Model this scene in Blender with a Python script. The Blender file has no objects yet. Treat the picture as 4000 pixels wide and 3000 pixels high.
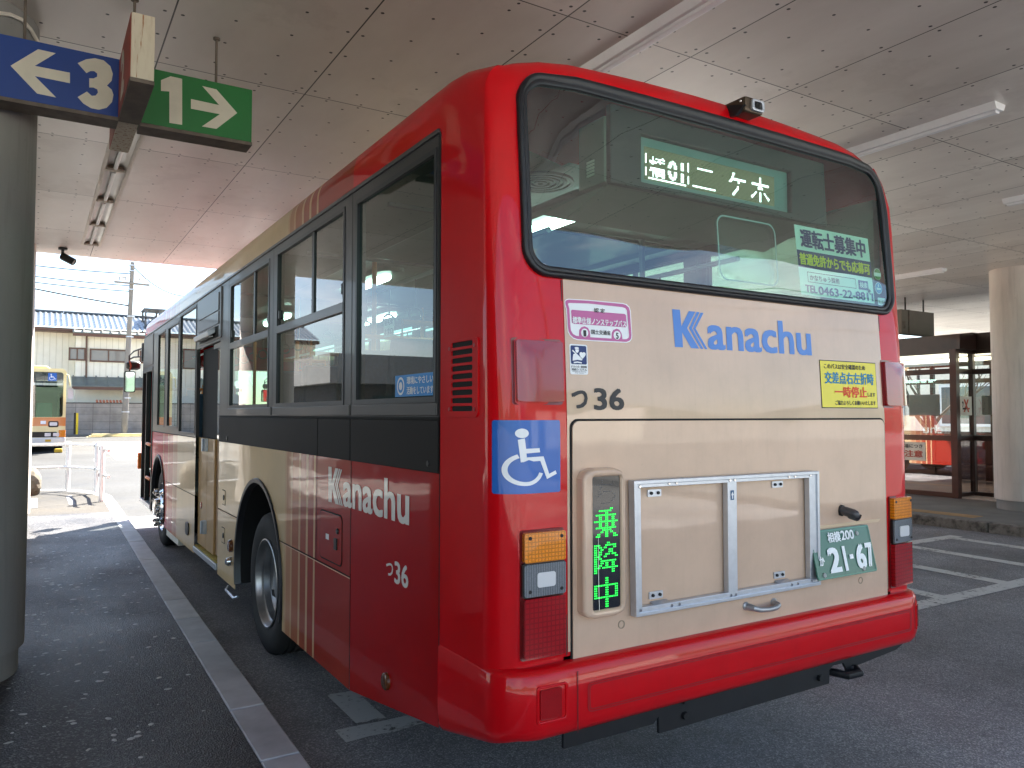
import bpy, bmesh, math, random
import numpy as np
from mathutils import Vector, Matrix
from mathutils.geometry import delaunay_2d_cdt
random.seed(7)
SC = bpy.context.scene
COL = SC.collection
PI = math.pi

# ------------------------------------------------------------------ camera, sky, sun, exposure
R_ = np.array([[0.8508, 0.0213, 0.5250], [-0.5254, 0.0333, 0.8502], [0.0006, -0.9992, 0.0395]])   # world x,y,z rows in (right, down, forward)
def _basis():
    f = 3012.43; c = np.array([2000., 1500.])
    Y = np.array([139 - 2000., 1618 - 1500., f]); Y /= np.linalg.norm(Y)
    X = np.array([6884 - 2000., 1622 - 1500., f]); X /= np.linalg.norm(X)
    X -= Y * (X @ Y); X /= np.linalg.norm(X)
    return np.stack([X, Y, np.cross(X, Y)])
R_ = _basis()
CAM = Vector((-1.371, -2.304, 1.70))
cd = bpy.data.cameras.new('camera'); cam = bpy.data.objects.new('camera', cd); COL.objects.link(cam)
cd.sensor_width = 36; cd.lens = 3012.43 / 4000 * 36; cd.clip_end = 3000; cd.clip_start = 0.05
mw = Matrix.Identity(4)
for i, v in enumerate((R_[:, 0], -R_[:, 1], -R_[:, 2])):
    for k in range(3): mw[k][i] = v[k]
mw.translation = CAM
cam.matrix_world = mw
SC.camera = cam

SUN_AZ = math.radians(44)      # to the right of +y
SUN_EL = math.radians(54)
SKY = 0.06; SUN = 5.0; EXPO = 2.82
w = bpy.data.worlds.new('World'); SC.world = w; w.use_nodes = True
nt = w.node_tree; nt.nodes.clear()
out = nt.nodes.new('ShaderNodeOutputWorld'); bg = nt.nodes.new('ShaderNodeBackground')
sky = nt.nodes.new('ShaderNodeTexSky'); sky.sky_type = 'NISHITA'; sky.sun_disc = False
sky.sun_elevation = SUN_EL; sky.sun_rotation = SUN_AZ; sky.air_density = 1.0; sky.dust_density = .4
tc = nt.nodes.new('ShaderNodeTexCoord'); mp = nt.nodes.new('ShaderNodeMapping'); mp.inputs['Scale'].default_value = (1, 1, 2.6)
nz = nt.nodes.new('ShaderNodeTexNoise'); nz.inputs['Scale'].default_value = 2.3; nz.inputs['Detail'].default_value = 7; nz.inputs['Roughness'].default_value = .58
cr = nt.nodes.new('ShaderNodeValToRGB'); cr.color_ramp.elements[0].position = .54; cr.color_ramp.elements[1].position = .74
mx = nt.nodes.new('ShaderNodeMix'); mx.data_type = 'RGBA'; mx.inputs[7].default_value = (8.5, 8.5, 8.8, 1)
nt.links.new(tc.outputs['Generated'], mp.inputs['Vector']); nt.links.new(mp.outputs[0], nz.inputs['Vector'])
nt.links.new(nz.outputs['Fac'], cr.inputs[0]); nt.links.new(cr.outputs[0], mx.inputs[0])
nt.links.new(sky.outputs[0], mx.inputs[6]); nt.links.new(mx.outputs[2], bg.inputs[0])
bg.inputs[1].default_value = SKY; nt.links.new(bg.outputs[0], out.inputs[0])
sl = bpy.data.lights.new('sun', 'SUN'); sl.energy = SUN; sl.angle = math.radians(.5); sl.color = (1, .95, .87)
so = bpy.data.objects.new('sun', sl); COL.objects.link(so)
sd = Vector((math.sin(SUN_AZ) * math.cos(SUN_EL), math.cos(SUN_AZ) * math.cos(SUN_EL), math.sin(SUN_EL)))
so.rotation_euler = (-sd).to_track_quat('-Z', 'Y').to_euler(); so.location = (20, 20, 30)
vs = SC.view_settings
SC.display_settings.display_device = 'sRGB'; vs.view_transform = 'Standard'; vs.look = 'None'; vs.exposure = EXPO; vs.gamma = 1; vs.use_curve_mapping = False
SC.cycles.max_bounces = 10; SC.cycles.diffuse_bounces = 5; SC.cycles.glossy_bounces = 5; SC.cycles.transparent_max_bounces = 14
SC.cycles.use_denoising = True; SC.cycles.sample_clamp_indirect = 6; SC.cycles.caustics_reflective = False; SC.cycles.caustics_refractive = False

# pixel of the photograph -> point on a plane of the place
def _ray(px, py): return Vector(R_ @ np.array([px - 2000., py - 1500., 3012.43]))
def at_y(px, py, Y):
    d = _ray(px, py); t = (Y - CAM.y) / d.y; return CAM + d * t
def at_x(px, py, X):
    d = _ray(px, py); t = (X - CAM.x) / d.x; return CAM + d * t
def at_z(px, py, Z):
    d = _ray(px, py); t = (Z - CAM.z) / d.z; return CAM + d * t

# ------------------------------------------------------------------ materials
def c(r, g, b):
    f = lambda v: v / 255 / 12.92 if v / 255 <= .04045 else ((v / 255 + .055) / 1.055) ** 2.4
    return (f(r), f(g), f(b), 1)
def nodes(name):
    m = bpy.data.materials.new(name); m.use_nodes = True
    return m, m.node_tree, m.node_tree.nodes['Principled BSDF']
def N(t, kind, **kw):
    n = t.nodes.new(kind)
    for k, v in kw.items():
        if k.startswith('i_'): n.inputs[int(k[2:])].default_value = v
        else: setattr(n, k, v)
    return n
def noise(t, scale, detail=4, rough=.55, stretch=None):
    tc = N(t, 'ShaderNodeTexCoord'); n = N(t, 'ShaderNodeTexNoise')
    n.inputs['Scale'].default_value = scale; n.inputs['Detail'].default_value = detail; n.inputs['Roughness'].default_value = rough
    src = tc.outputs['Object']
    if stretch:
        mp = N(t, 'ShaderNodeMapping'); mp.inputs['Scale'].default_value = stretch
        t.links.new(src, mp.inputs[0]); src = mp.outputs[0]
    t.links.new(src, n.inputs['Vector']); return n.outputs['Fac']
def ramp(t, fac, stops, interp='LINEAR'):
    r = N(t, 'ShaderNodeValToRGB'); r.color_ramp.interpolation = interp; e = r.color_ramp.elements
    while len(e) > 1: e.remove(e[-1])
    for k, (p, col) in enumerate(stops):
        q = e[0] if k == 0 else e.new(p)
        q.position = p; q.color = col if len(col) == 4 else (*col, 1)
    t.links.new(fac, r.inputs[0]); return r.outputs[0]
def mixc(t, fac, a, b, mode='MIX'):
    m = N(t, 'ShaderNodeMix', data_type='RGBA', blend_type=mode)
    for s, v in ((0, fac), (6, a), (7, b)):
        if hasattr(v, 'links') or hasattr(v, 'is_linked'): t.links.new(v, m.inputs[s])
        else: m.inputs[s].default_value = v
    return m.outputs[2]
def math_(t, op, a, b=None, cc=None):
    m = N(t, 'ShaderNodeMath', operation=op)
    for s, v in ((0, a), (1, b), (2, cc)):
        if v is None: continue
        if hasattr(v, 'is_linked'): t.links.new(v, m.inputs[s])
        else: m.inputs[s].default_value = v
    return m.outputs[0]
def bump(t, p, h, strength=.3, dist=.01):
    b = N(t, 'ShaderNodeBump'); b.inputs['Strength'].default_value = strength; b.inputs['Distance'].default_value = dist
    t.links.new(h, b.inputs['Height']); t.links.new(b.outputs[0], p.inputs['Normal'])
def mat(name, col, rough=.5, metal=0, coat=0, var=0, vs_=6, bmp=0, bs=40, emit=None, es=1, spec=.5, stretch=None, rv=0):
    m, t, p = nodes(name)
    p.inputs['Base Color'].default_value = col; p.inputs['Roughness'].default_value = rough; p.inputs['Metallic'].default_value = metal
    p.inputs['Coat Weight'].default_value = coat; p.inputs['Coat Roughness'].default_value = .03; p.inputs['Specular IOR Level'].default_value = spec
    if var:
        f = noise(t, vs_, 6, .6, stretch)
        d = tuple(x * (1 - var) for x in col[:3]) + (1,); u = tuple(min(1, x * (1 + var)) for x in col[:3]) + (1,)
        t.links.new(ramp(t, f, [(.3, d), (.7, u)]), p.inputs['Base Color'])
    if rv:
        f = noise(t, 9, 5); t.links.new(ramp(t, f, [(.3, (rough - rv,) * 3), (.7, (rough + rv,) * 3)]), p.inputs['Roughness'])
    if bmp: bump(t, p, noise(t, bs, 5), bmp, .004)
    if emit: p.inputs['Emission Color'].default_value = emit; p.inputs['Emission Strength'].default_value = es
    return m
def glass(name, tint, f0=.08, wave=0, gloss=1.0, rough=0.0):
    m = bpy.data.materials.new(name); m.use_nodes = True; t = m.node_tree; t.nodes.clear()
    o = N(t, 'ShaderNodeOutputMaterial'); mixs = N(t, 'ShaderNodeMixShader'); tr = N(t, 'ShaderNodeBsdfTransparent'); gl = N(t, 'ShaderNodeBsdfGlossy')
    tr.inputs[0].default_value = tint; gl.inputs['Roughness'].default_value = rough; gl.inputs[0].default_value = (gloss, gloss, gloss, 1)
    g = N(t, 'ShaderNodeNewGeometry'); d = N(t, 'ShaderNodeVectorMath', operation='DOT_PRODUCT')
    t.links.new(g.outputs['Normal'], d.inputs[0]); t.links.new(g.outputs['Incoming'], d.inputs[1])
    a = math_(t, 'ABSOLUTE', d.outputs['Value']); a = math_(t, 'SUBTRACT', 1.0, a); a = math_(t, 'POWER', a, 5.0)
    a = math_(t, 'MULTIPLY_ADD', a, 1 - f0, f0); t.links.new(a, mixs.inputs[0])
    if wave:
        b = N(t, 'ShaderNodeBump'); b.inputs['Strength'].default_value = 1; b.inputs['Distance'].default_value = wave
        t.links.new(noise(t, 1.3, 1), b.inputs['Height']); t.links.new(b.outputs[0], gl.inputs['Normal'])
    t.links.new(tr.outputs[0], mixs.inputs[1]); t.links.new(gl.outputs[0], mixs.inputs[2]); t.links.new(mixs.outputs[0], o.inputs[0])
    return m

def paint(name, col, coat=1.0, wave=.0018):
    m, t, p = nodes(name)
    f = noise(t, 3, 6, .65)
    d = tuple(x * .90 for x in col[:3]) + (1,)
    film = ramp(t, noise(t, 5, 6, .7, (7, 7, .5)), [(.50, (0, 0, 0)), (.80, (.11, .11, .11))])
    spot = ramp(t, noise(t, 60, 3, .6), [(.70, (0, 0, 0)), (.76, (.2, .2, .2))])
    dirt = tuple(x * .45 + y * .25 for x, y in zip(col[:3], c(120, 100, 82)[:3])) + (1,)
    t.links.new(mixc(t, spot, mixc(t, film, ramp(t, f, [(.35, d), (.6, col)]), dirt), dirt), p.inputs['Base Color'])
    p.inputs['Roughness'].default_value = .38; p.inputs['Specular IOR Level'].default_value = .05; p.inputs['Coat Weight'].default_value = coat; p.inputs['Coat IOR'].default_value = 1.5
    t.links.new(ramp(t, noise(t, 12, 5), [(.3, (.02,) * 3), (.75, (.07,) * 3)]), p.inputs['Coat Roughness'])
    b = N(t, 'ShaderNodeBump'); b.inputs['Strength'].default_value = 1; b.inputs['Distance'].default_value = wave
    t.links.new(noise(t, 2.2, 2), b.inputs['Height']); t.links.new(b.outputs[0], p.inputs['Coat Normal'])
    return m
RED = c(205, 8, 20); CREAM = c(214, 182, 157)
M_red = paint('red_paint', RED, .65)
M_cream = paint('cream_paint', CREAM)
def livery():
    m = paint('striped_livery', RED, .5); t = m.node_tree; p = t.nodes['Principled BSDF']
    tc = N(t, 'ShaderNodeTexCoord'); sx = N(t, 'ShaderNodeSeparateXYZ'); t.links.new(tc.outputs['Object'], sx.inputs[0])
    yy = math_(t, 'ADD', sx.outputs[1], 5.3)
    f1 = math_(t, 'DIVIDE', math_(t, 'SUBTRACT', yy, 1.3), 1.6); f2 = math_(t, 'DIVIDE', math_(t, 'SUBTRACT', yy, 6.9), 1.6)
    line = c(222, 180, 140)
    st = [(0, RED), (1.47, c(168, 44, 32))]
    for y, col in ((2.07, c(170, 62, 44)), (2.21, c(176, 84, 60)), (2.36, c(188, 112, 80)), (2.53, c(206, 148, 112)), (2.66, c(226, 196, 152))):
        st += [(y - .017, line), (y + .017, col)]
    st2 = [(6.9, c(226, 196, 152))]
    for y, col in ((7.1, c(208, 152, 116)), (7.4, c(200, 110, 84)), (7.8, c(196, 60, 46)), (8.2, c(200, 12, 22))):
        st2 += [(y - .017, line), (y + .017, col)]
    r1 = ramp(t, f1, [(max(0, (a - 1.3) / 1.6), b) for a, b in st], 'CONSTANT'); r2 = ramp(t, f2, [((a - 6.9) / 1.6, b) for a, b in st2], 'CONSTANT')
    r = mixc(t, math_(t, 'GREATER_THAN', yy, 5.0), r1, r2)
    t.links.new(mixc(t, .10, r, ramp(t, noise(t, 4, 6, .65), [(.3, c(60, 40, 30)), (.7, c(255, 240, 220))]), 'MULTIPLY'), p.inputs['Base Color'])
    return m
M_livery = livery()
M_belt = mat('dark_grey_satin_paint', c(38, 35, 34), .6, 0, 0, .05, 4, spec=.12)
M_frame = mat('window_frame_grey', c(64, 60, 60), .42, .3, .15, .05, 5)
M_rubber = mat('black_rubber', c(26, 26, 30), .42, 0, 0, .2, 30, .05)
M_black = mat('black_plastic', c(18, 18, 20), .4, 0, 0, .2, 10)
M_dark = mat('dark_interior', c(30, 31, 32), .6, 0, 0, .2, 5)
M_gap = mat('shadow_gap_black', c(10, 9, 9), .8)
M_steel = mat('underbody_black', c(24, 25, 28), .5, .2, 0, .25, 7, .1, 60)
M_alu = mat('brushed_aluminium', c(196, 200, 208), .36, .75, 0, .06, 30, .05, 90)
M_chrome = mat('chrome', c(215, 215, 215), .12, 1)
M_rim = mat('grey_steel_rim', c(150, 150, 152), .3, .8, 0, .15, 8)
M_tyre = mat('tyre_rubber', c(30, 29, 29), .75, 0, 0, .25, 14, .25, 60)
M_glass = glass('green_tinted_glass', (.42, .62, .53, 1), .085)
M_rglass = glass('rear_window_glass', (.54, .80, .70, 1), .11, .008)
M_clear = glass('clear_glass', (.80, .86, .84, 1), .12)
M_brown_gl = glass('brown_tinted_glass', (.42, .32, .27, 1), .22)
M_white = mat('white_vinyl', c(236, 238, 240), .4, 0, .3, .03, 8)
M_offwhite = mat('offwhite_paint', c(224, 218, 206), .5, 0, 0, .08, 8)
M_blue = mat('blue_vinyl', c(8, 92, 178), .4, 0, .4, .03)
M_navy = mat('navy_ink', c(24, 34, 110), .5)
M_navy2 = mat('navy_pictogram', c(30, 52, 110), .5)
M_logo = mat('logo_blue', c(70, 126, 206), .4, 0, .3)
M_pink = mat('magenta_pink_vinyl', c(190, 92, 150), .45, 0, .3)
M_yel = mat('yellow_vinyl', c(232, 214, 30), .45, 0, .3)
M_ink = mat('dark_ink', c(44, 42, 44), .5)
M_cyan = mat('cyan_ink', c(20, 130, 170), .5)
M_orangeink = mat('orange_red_ink', c(226, 74, 20), .5)
M_yellink = mat('yellow_ink', c(238, 226, 40), .5)
M_palegreen = mat('pale_green_card', c(232, 248, 240), .5)
M_sblue = mat('sticker_blue', c(50, 140, 212), .5)
M_plate = mat('plate_green', c(22, 92, 74), .38, .1, .4, .06, 6)
def lens(name, col, sc=90, tr=.25, rib=None):
    m, t, p = nodes(name)
    p.inputs['Base Color'].default_value = col; p.inputs['Roughness'].default_value = .22; p.inputs['Specular IOR Level'].default_value = .25; p.inputs['Coat Weight'].default_value = .5; p.inputs['Coat Roughness'].default_value = .02
    v = N(t, 'ShaderNodeTexVoronoi'); v.inputs['Scale'].default_value = sc; tc = N(t, 'ShaderNodeTexCoord'); t.links.new(tc.outputs['Object'], v.inputs['Vector'])
    bump(t, p, v.outputs['Distance'], .18, .002)
    d = tuple(x * .72 for x in col[:3]) + (1,)
    base = ramp(t, v.outputs['Distance'], [(.0, col), (.8, d)])
    if rib:                                              # moulded ribs of the lens
        sx = N(t, 'ShaderNodeSeparateXYZ'); t.links.new(tc.outputs['Object'], sx.inputs[0])
        a = math_(t, 'PINGPONG', math_(t, 'ADD', sx.outputs[0], 20), rib[0]); b = math_(t, 'PINGPONG', math_(t, 'ADD', sx.outputs[2], 20), rib[1])
        e = math_(t, 'MAXIMUM', math_(t, 'LESS_THAN', a, rib[0] * .28), math_(t, 'LESS_THAN', b, rib[1] * .28)) if rib[1] < 1 else math_(t, 'LESS_THAN', a, rib[0] * .4)
        base = mixc(t, math_(t, 'MULTIPLY', e, .6), base, tuple(x * .35 for x in col[:3]) + (1,))
    t.links.new(base, p.inputs['Base Color'])
    return m
M_amber = lens('amber_lens', c(255, 150, 24), 170, rib=(.007, .007))
M_redlens = lens('red_lens', c(176, 10, 24), 330, rib=(.009, .009))
M_clearlens = lens('smoked_clear_lens', c(128, 132, 138), 220, rib=(.005, 2))
M_reflector = lens('red_reflector', c(170, 12, 20), 330)
M_interior = mat('interior_grey_panel', c(92, 110, 101), .5, 0, .1, .06, 5)
M_inner_dk = mat('interior_dark_grey', c(58, 66, 66), .55, 0, 0, .1)
M_seat = mat('blue_grey_moquette', c(44, 62, 84), .9, 0, 0, .3, 60)
M_pole = mat('orange_hand_pole', c(210, 120, 40), .35)
M_floor = mat('bus_floor', c(96, 98, 96), .7, 0, 0, .1)
M_tube = mat('lit_tube', c(240, 255, 250), .4, emit=(.85, 1, .95, 1), es=2.6)
M_ledwhite = mat('lit_white_dots', c(240, 245, 250), .4, emit=(.92, .97, 1, 1), es=.8)
M_ledgreen = mat('lit_green_dots', c(30, 230, 60), .4, emit=(.02, 1, .10, 1), es=.24)
M_tan = mat('tan_door_panel', c(186, 146, 92), .55, 0, .15, .1, 5)
M_amberlit = mat('orange_plastic', c(236, 120, 30), .4, 0, .3)

# ------------------------------------------------------------------ mesh helpers
ORG = {}
class MB:
    def __init__(s): s.b = bmesh.new()
    def face(s, pts):
        try: return s.b.faces.new([s.b.verts.new(p) for p in pts])
        except ValueError: return None
    def box(s, x0, x1, y0, y1, z0, z1):
        v = [s.b.verts.new((x, y, z)) for x in (x0, x1) for y in (y0, y1) for z in (z0, z1)]
        for f in ((0, 1, 3, 2), (4, 6, 7, 5), (0, 4, 5, 1), (2, 3, 7, 6), (0, 2, 6, 4), (1, 5, 7, 3)): s.b.faces.new([v[i] for i in f])
        return s
    def obox(s, ctr, ax, ay, az, hx, hy, hz):       # oriented box
        ctr = Vector(ctr); ax, ay, az = (Vector(a).normalized() for a in (ax, ay, az))
        v = [s.b.verts.new(ctr + ax * hx * i + ay * hy * j + az * hz * k) for i in (-1, 1) for j in (-1, 1) for k in (-1, 1)]
        for f in ((0, 1, 3, 2), (4, 6, 7, 5), (0, 4, 5, 1), (2, 3, 7, 6), (0, 2, 6, 4), (1, 5, 7, 3)): s.b.faces.new([v[i] for i in f])
        return s
    def prism(s, pts, ext):
        ext = Vector(ext); a = [s.b.verts.new(p) for p in pts]; d = [s.b.verts.new(Vector(p) + ext) for p in pts]; n = len(pts)
        s.b.faces.new(a); s.b.faces.new(d[::-1])
        for i in range(n): s.b.faces.new((a[i], d[i], d[(i + 1) % n], a[(i + 1) % n]))
        return s
    def tube(s, pts, r, n=10, cap=True):
        pts = [Vector(p) for p in pts]; rings = []
        up = Vector((0, 0, 1))
        for i, p in enumerate(pts):
            d = (pts[min(i + 1, len(pts) - 1)] - pts[max(i - 1, 0)]).normalized()
            a = d.cross(up if abs(d.z) < .95 else Vector((1, 0, 0))).normalized(); e = d.cross(a)
            rr = r[i] if isinstance(r, (list, tuple)) else r
            rings.append([s.b.verts.new(p + (a * math.cos(2 * PI * k / n) + e * math.sin(2 * PI * k / n)) * rr) for k in range(n)])
        for i in range(len(rings) - 1):
            for k in range(n): s.b.faces.new((rings[i][k], rings[i][(k + 1) % n], rings[i + 1][(k + 1) % n], rings[i + 1][k]))
        if cap: s.b.faces.new(rings[0][::-1]); s.b.faces.new(rings[-1])
        return s
    def lathe(s, ctr, axis, prof, n=32):             # prof: (radius, along)
        ctr = Vector(ctr); axis = Vector(axis).normalized(); a = axis.cross(Vector((0, 0, 1)) if abs(axis.z) < .9 else Vector((1, 0, 0))).normalized(); e = axis.cross(a)
        rings = []
        for r, h in prof:
            if r < 1e-5: rings.append([s.b.verts.new(ctr + axis * h)])
            else: rings.append([s.b.verts.new(ctr + axis * h + (a * math.cos(2 * PI * k / n) + e * math.sin(2 * PI * k / n)) * r) for k in range(n)])
        for A, B in zip(rings, rings[1:]):
            for k in range(n):
                k2 = (k + 1) % n
                if len(A) == 1 and len(B) == 1: continue
                if len(A) == 1: s.b.faces.new((A[0], B[k2], B[k]))
                elif len(B) == 1: s.b.faces.new((A[k], A[k2], B[0]))
                else: s.b.faces.new((A[k], A[k2], B[k2], B[k]))
        return s
    def fill(s, outer, fn, holes=(), extra=()):      # 2-D outline with holes, mapped to 3-D by fn(u, v)
        pts, edges = [], []
        def loop(L):
            o = len(pts); pts.extend(Vector(p) for p in L); n = len(L); edges.extend((o + i, o + (i + 1) % n) for i in range(n))
        loop(outer)
        for h in holes: loop(h)
        pts.extend(Vector(p) for p in extra if inside(p, outer) and not any(inside(p, h) for h in holes))
        vs2, es, fs, *_ = delaunay_2d_cdt(pts, edges, [], 0, 1e-6)
        V = {}
        for f in fs:
            cx = sum(vs2[i].x for i in f) / len(f); cy = sum(vs2[i].y for i in f) / len(f)
            if inside((cx, cy), outer) and not any(inside((cx, cy), h) for h in holes):
                for i in f:
                    if i not in V: V[i] = s.b.verts.new(fn(vs2[i].x, vs2[i].y))
                s.b.faces.new([V[i] for i in f])
        return s
    def slab(s, outer, fn, t0, t1, holes=(), extra=()):   # fn(u, v, off): filled front at t1 and walls back to t0
        s.fill(outer, lambda u, v: fn(u, v, t1), holes, extra)
        for L in (outer, *holes):
            n = len(L)
            for i in range(n):
                a, b2 = L[i], L[(i + 1) % n]
                s.face([fn(*a, t0), fn(*b2, t0), fn(*b2, t1), fn(*a, t1)])
        return s
    def obj(s, name, m, parent=None, smooth=35, bevel=0, seg=2, weld=True, fixn=True):
        b = s.b
        if weld: bmesh.ops.remove_doubles(b, verts=b.verts, dist=1e-5)
        if fixn: bmesh.ops.recalc_face_normals(b, faces=b.faces)
        off = ORG.get(parent.name, Vector()) if parent else Vector()
        if off.length: bmesh.ops.translate(b, verts=b.verts, vec=-off)
        if smooth:
            for f in b.faces: f.smooth = True
            lim = math.radians(smooth)
            for e in b.edges: e.smooth = e.calc_face_angle(0) < lim if len(e.link_faces) == 2 else True
        me = bpy.data.meshes.new(name); b.to_mesh(me); b.free()
        o = bpy.data.objects.new(name, me); COL.objects.link(o)
        if m: me.materials.append(m)
        if parent: o.parent = parent
        ORG[o.name] = off.copy()
        if bevel:
            md = o.modifiers.new('bevel', 'BEVEL'); md.width = bevel; md.segments = seg; md.limit_method = 'ANGLE'; md.angle_limit = math.radians(40)
        return o
def inside(p, poly):
    x, y = p[0], p[1]; r = False; n = len(poly); j = n - 1
    for i in range(n):
        xi, yi = poly[i][0], poly[i][1]; xj, yj = poly[j][0], poly[j][1]
        if (yi > y) != (yj > y) and x < (xj - xi) * (y - yi) / (yj - yi) + xi: r = not r
        j = i
    return r
def rrect(x0, x1, y0, y1, r, n=6):
    L = []
    for cx, cy, a0 in ((x1 - r, y1 - r, 0), (x0 + r, y1 - r, 90), (x0 + r, y0 + r, 180), (x1 - r, y0 + r, 270)):
        for k in range(n + 1):
            a = math.radians(a0 + 90 * k / n); L.append((cx + r * math.cos(a), cy + r * math.sin(a)))
    return L
def circ(x, y, r, n=24): return [(x + r * math.cos(2 * PI * k / n), y + r * math.sin(2 * PI * k / n)) for k in range(n)]
def thing(name, label, cat, loc=(0, 0, 0), group=None):
    o = bpy.data.objects.new(name, None); COL.objects.link(o); o.location = loc; o['label'] = label; o['category'] = cat
    o.empty_display_size = .2
    if group: o['group'] = group
    ORG[o.name] = Vector(loc); return o
def tag(o, label, cat, group=None):
    o['label'] = label; o['category'] = cat
    if group: o['group'] = group
    return o
def struct(o): o['kind'] = 'structure'; return o
_G = {}
def glyphs(body, bold):
    k = (body, bold)
    if k not in _G:
        cu = bpy.data.curves.new('t', 'FONT'); cu.body = body; cu.offset = bold; cu.resolution_u = 3; cu.fill_mode = 'FRONT'
        o = bpy.data.objects.new('t', cu); COL.objects.link(o); bpy.context.view_layer.update()
        me = bpy.data.meshes.new_from_object(o.evaluated_get(bpy.context.evaluated_depsgraph_get()))
        v = [(p.co.x, p.co.y) for p in me.vertices]; f = [tuple(q.vertices) for q in me.polygons]
        bpy.data.objects.remove(o); bpy.data.curves.remove(cu); bpy.data.meshes.remove(me)
        _G[k] = (v, f)
    return _G[k]
def lay(mb, body, a0, a1, b0, b1, fn, bold=0.0):      # writing fitted to the box a0..a1 (left to right) x b0..b1 (up); bold = extra stroke weight
    v, f = glyphs(body, 0.0)
    xs = [p[0] for p in v]; ys = [p[1] for p in v]; x0, x1, y0, y1 = min(xs), max(xs), min(ys), max(ys)
    k = bold * .9; g = k * (b1 - b0) / (y1 - y0); h = (bold * .55 if bold < .05 else k) * (b1 - b0) / (y1 - y0)
    n = (fn(a0 + .001, b0) - fn(a0, b0)).cross(fn(a0, b0 + .001) - fn(a0, b0)).normalized()
    sh = [(0, 0)] if not bold else [(-g, -h), (g, h), (-g, h), (g, -h)] if bold < .05 else [(r_ * g * math.cos(PI * q / 12), r_ * g * math.sin(PI * q / 12)) for q in range(24) for r_ in (1,)] + [(.5 * g * math.cos(PI * q / 4), .5 * g * math.sin(PI * q / 4)) for q in range(8)] + [(0, 0)]
    for q_, (dx, dy) in enumerate(sh):
        V = [mb.b.verts.new(fn(a0 + g + (x - x0) / (x1 - x0) * (a1 - a0 - 2 * g) + dx, b0 + h + (y - y0) / (y1 - y0) * (b1 - b0 - 2 * h) + dy) + n * ((.00025 if bold < .05 else .00004) * q_)) for x, y in v]
        for q in f:
            try: mb.b.faces.new([V[i] for i in q])
            except ValueError: pass
    return mb
def raster(body, nx, ny, bold=0.0):
    v, f = glyphs(body, bold); xs = [p[0] for p in v]; ys = [p[1] for p in v]; x0, x1, y0, y1 = min(xs), max(xs), min(ys), max(ys)
    res = set()
    P = [((x - x0) / (x1 - x0) * nx, (y - y0) / (y1 - y0) * ny) for x, y in v]
    for q in f:
        poly = [P[i] for i in q]
        for i in range(int(min(p[0] for p in poly)), int(max(p[0] for p in poly)) + 1):
            for j in range(int(min(p[1] for p in poly)), int(max(p[1] for p in poly)) + 1):
                if inside((i + .5, j + .5), poly): res.add((i, j))
    return res
WC_BODY = [(606, 1138), (640, 1128), (646, 1203), (737, 1200), (740, 1230), (648, 1236), (650, 1264), (765, 1260), (806, 1388), (853, 1365), (862, 1390), (790, 1425), (742, 1292), (620, 1298)]
def wheelchair(mb, x0, x1, z0, z1, fn):               # the access pictogram inside a square
    T = lambda x, y: (x0 + (x - 478) / 412 * (x1 - x0), z1 - (y - 998) / 525 * (z1 - z0))
    mb.fill([T(*p) for p in WC_BODY], fn)
    mb.fill([T(*p) for p in circ(627, 1092, 34)], fn)
    ring = [(648 + 117 * math.cos(math.radians(a)), 1350 - 117 * math.sin(math.radians(a))) for a in range(112, 352, 8)]
    ring += [(648 + 89 * math.cos(math.radians(a)), 1350 - 89 * math.sin(math.radians(a))) for a in range(344, 104, -8)]
    mb.fill([T(*p) for p in ring], fn); return mb
K1 = [(255, 195), (305, 197), (309, 318), (362, 203), (405, 206), (345, 330), (418, 478), (365, 475), (312, 362), (313, 470), (262, 468)]
K2 = [(413, 206), (433, 208), (377, 329), (447, 480), (428, 479), (357, 329)]
K3 = [(440, 210), (459, 212), (401, 330), (474, 481), (456, 480), (384, 330)]
def logo(mb, a0, a1, b0, b1, fn):                     # K with two chevrons, then anachu; box spans the whole word
    L = a1 - a0; s = L / (1250 - 255)
    for P in (K1, K2, K3):
        mb.fill([(a0 + (x - 255) * s, b1 - (y - 195 - (x - 255) * .055) / 272 * (b1 - b0)) for x, y in P], fn)
    lay(mb, 'anachu', a0 + 222 * s, a1, b0 - .012 * (b1 - b0), b0 + .97 * (b1 - b0), fn, .03)
    return mb

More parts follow.
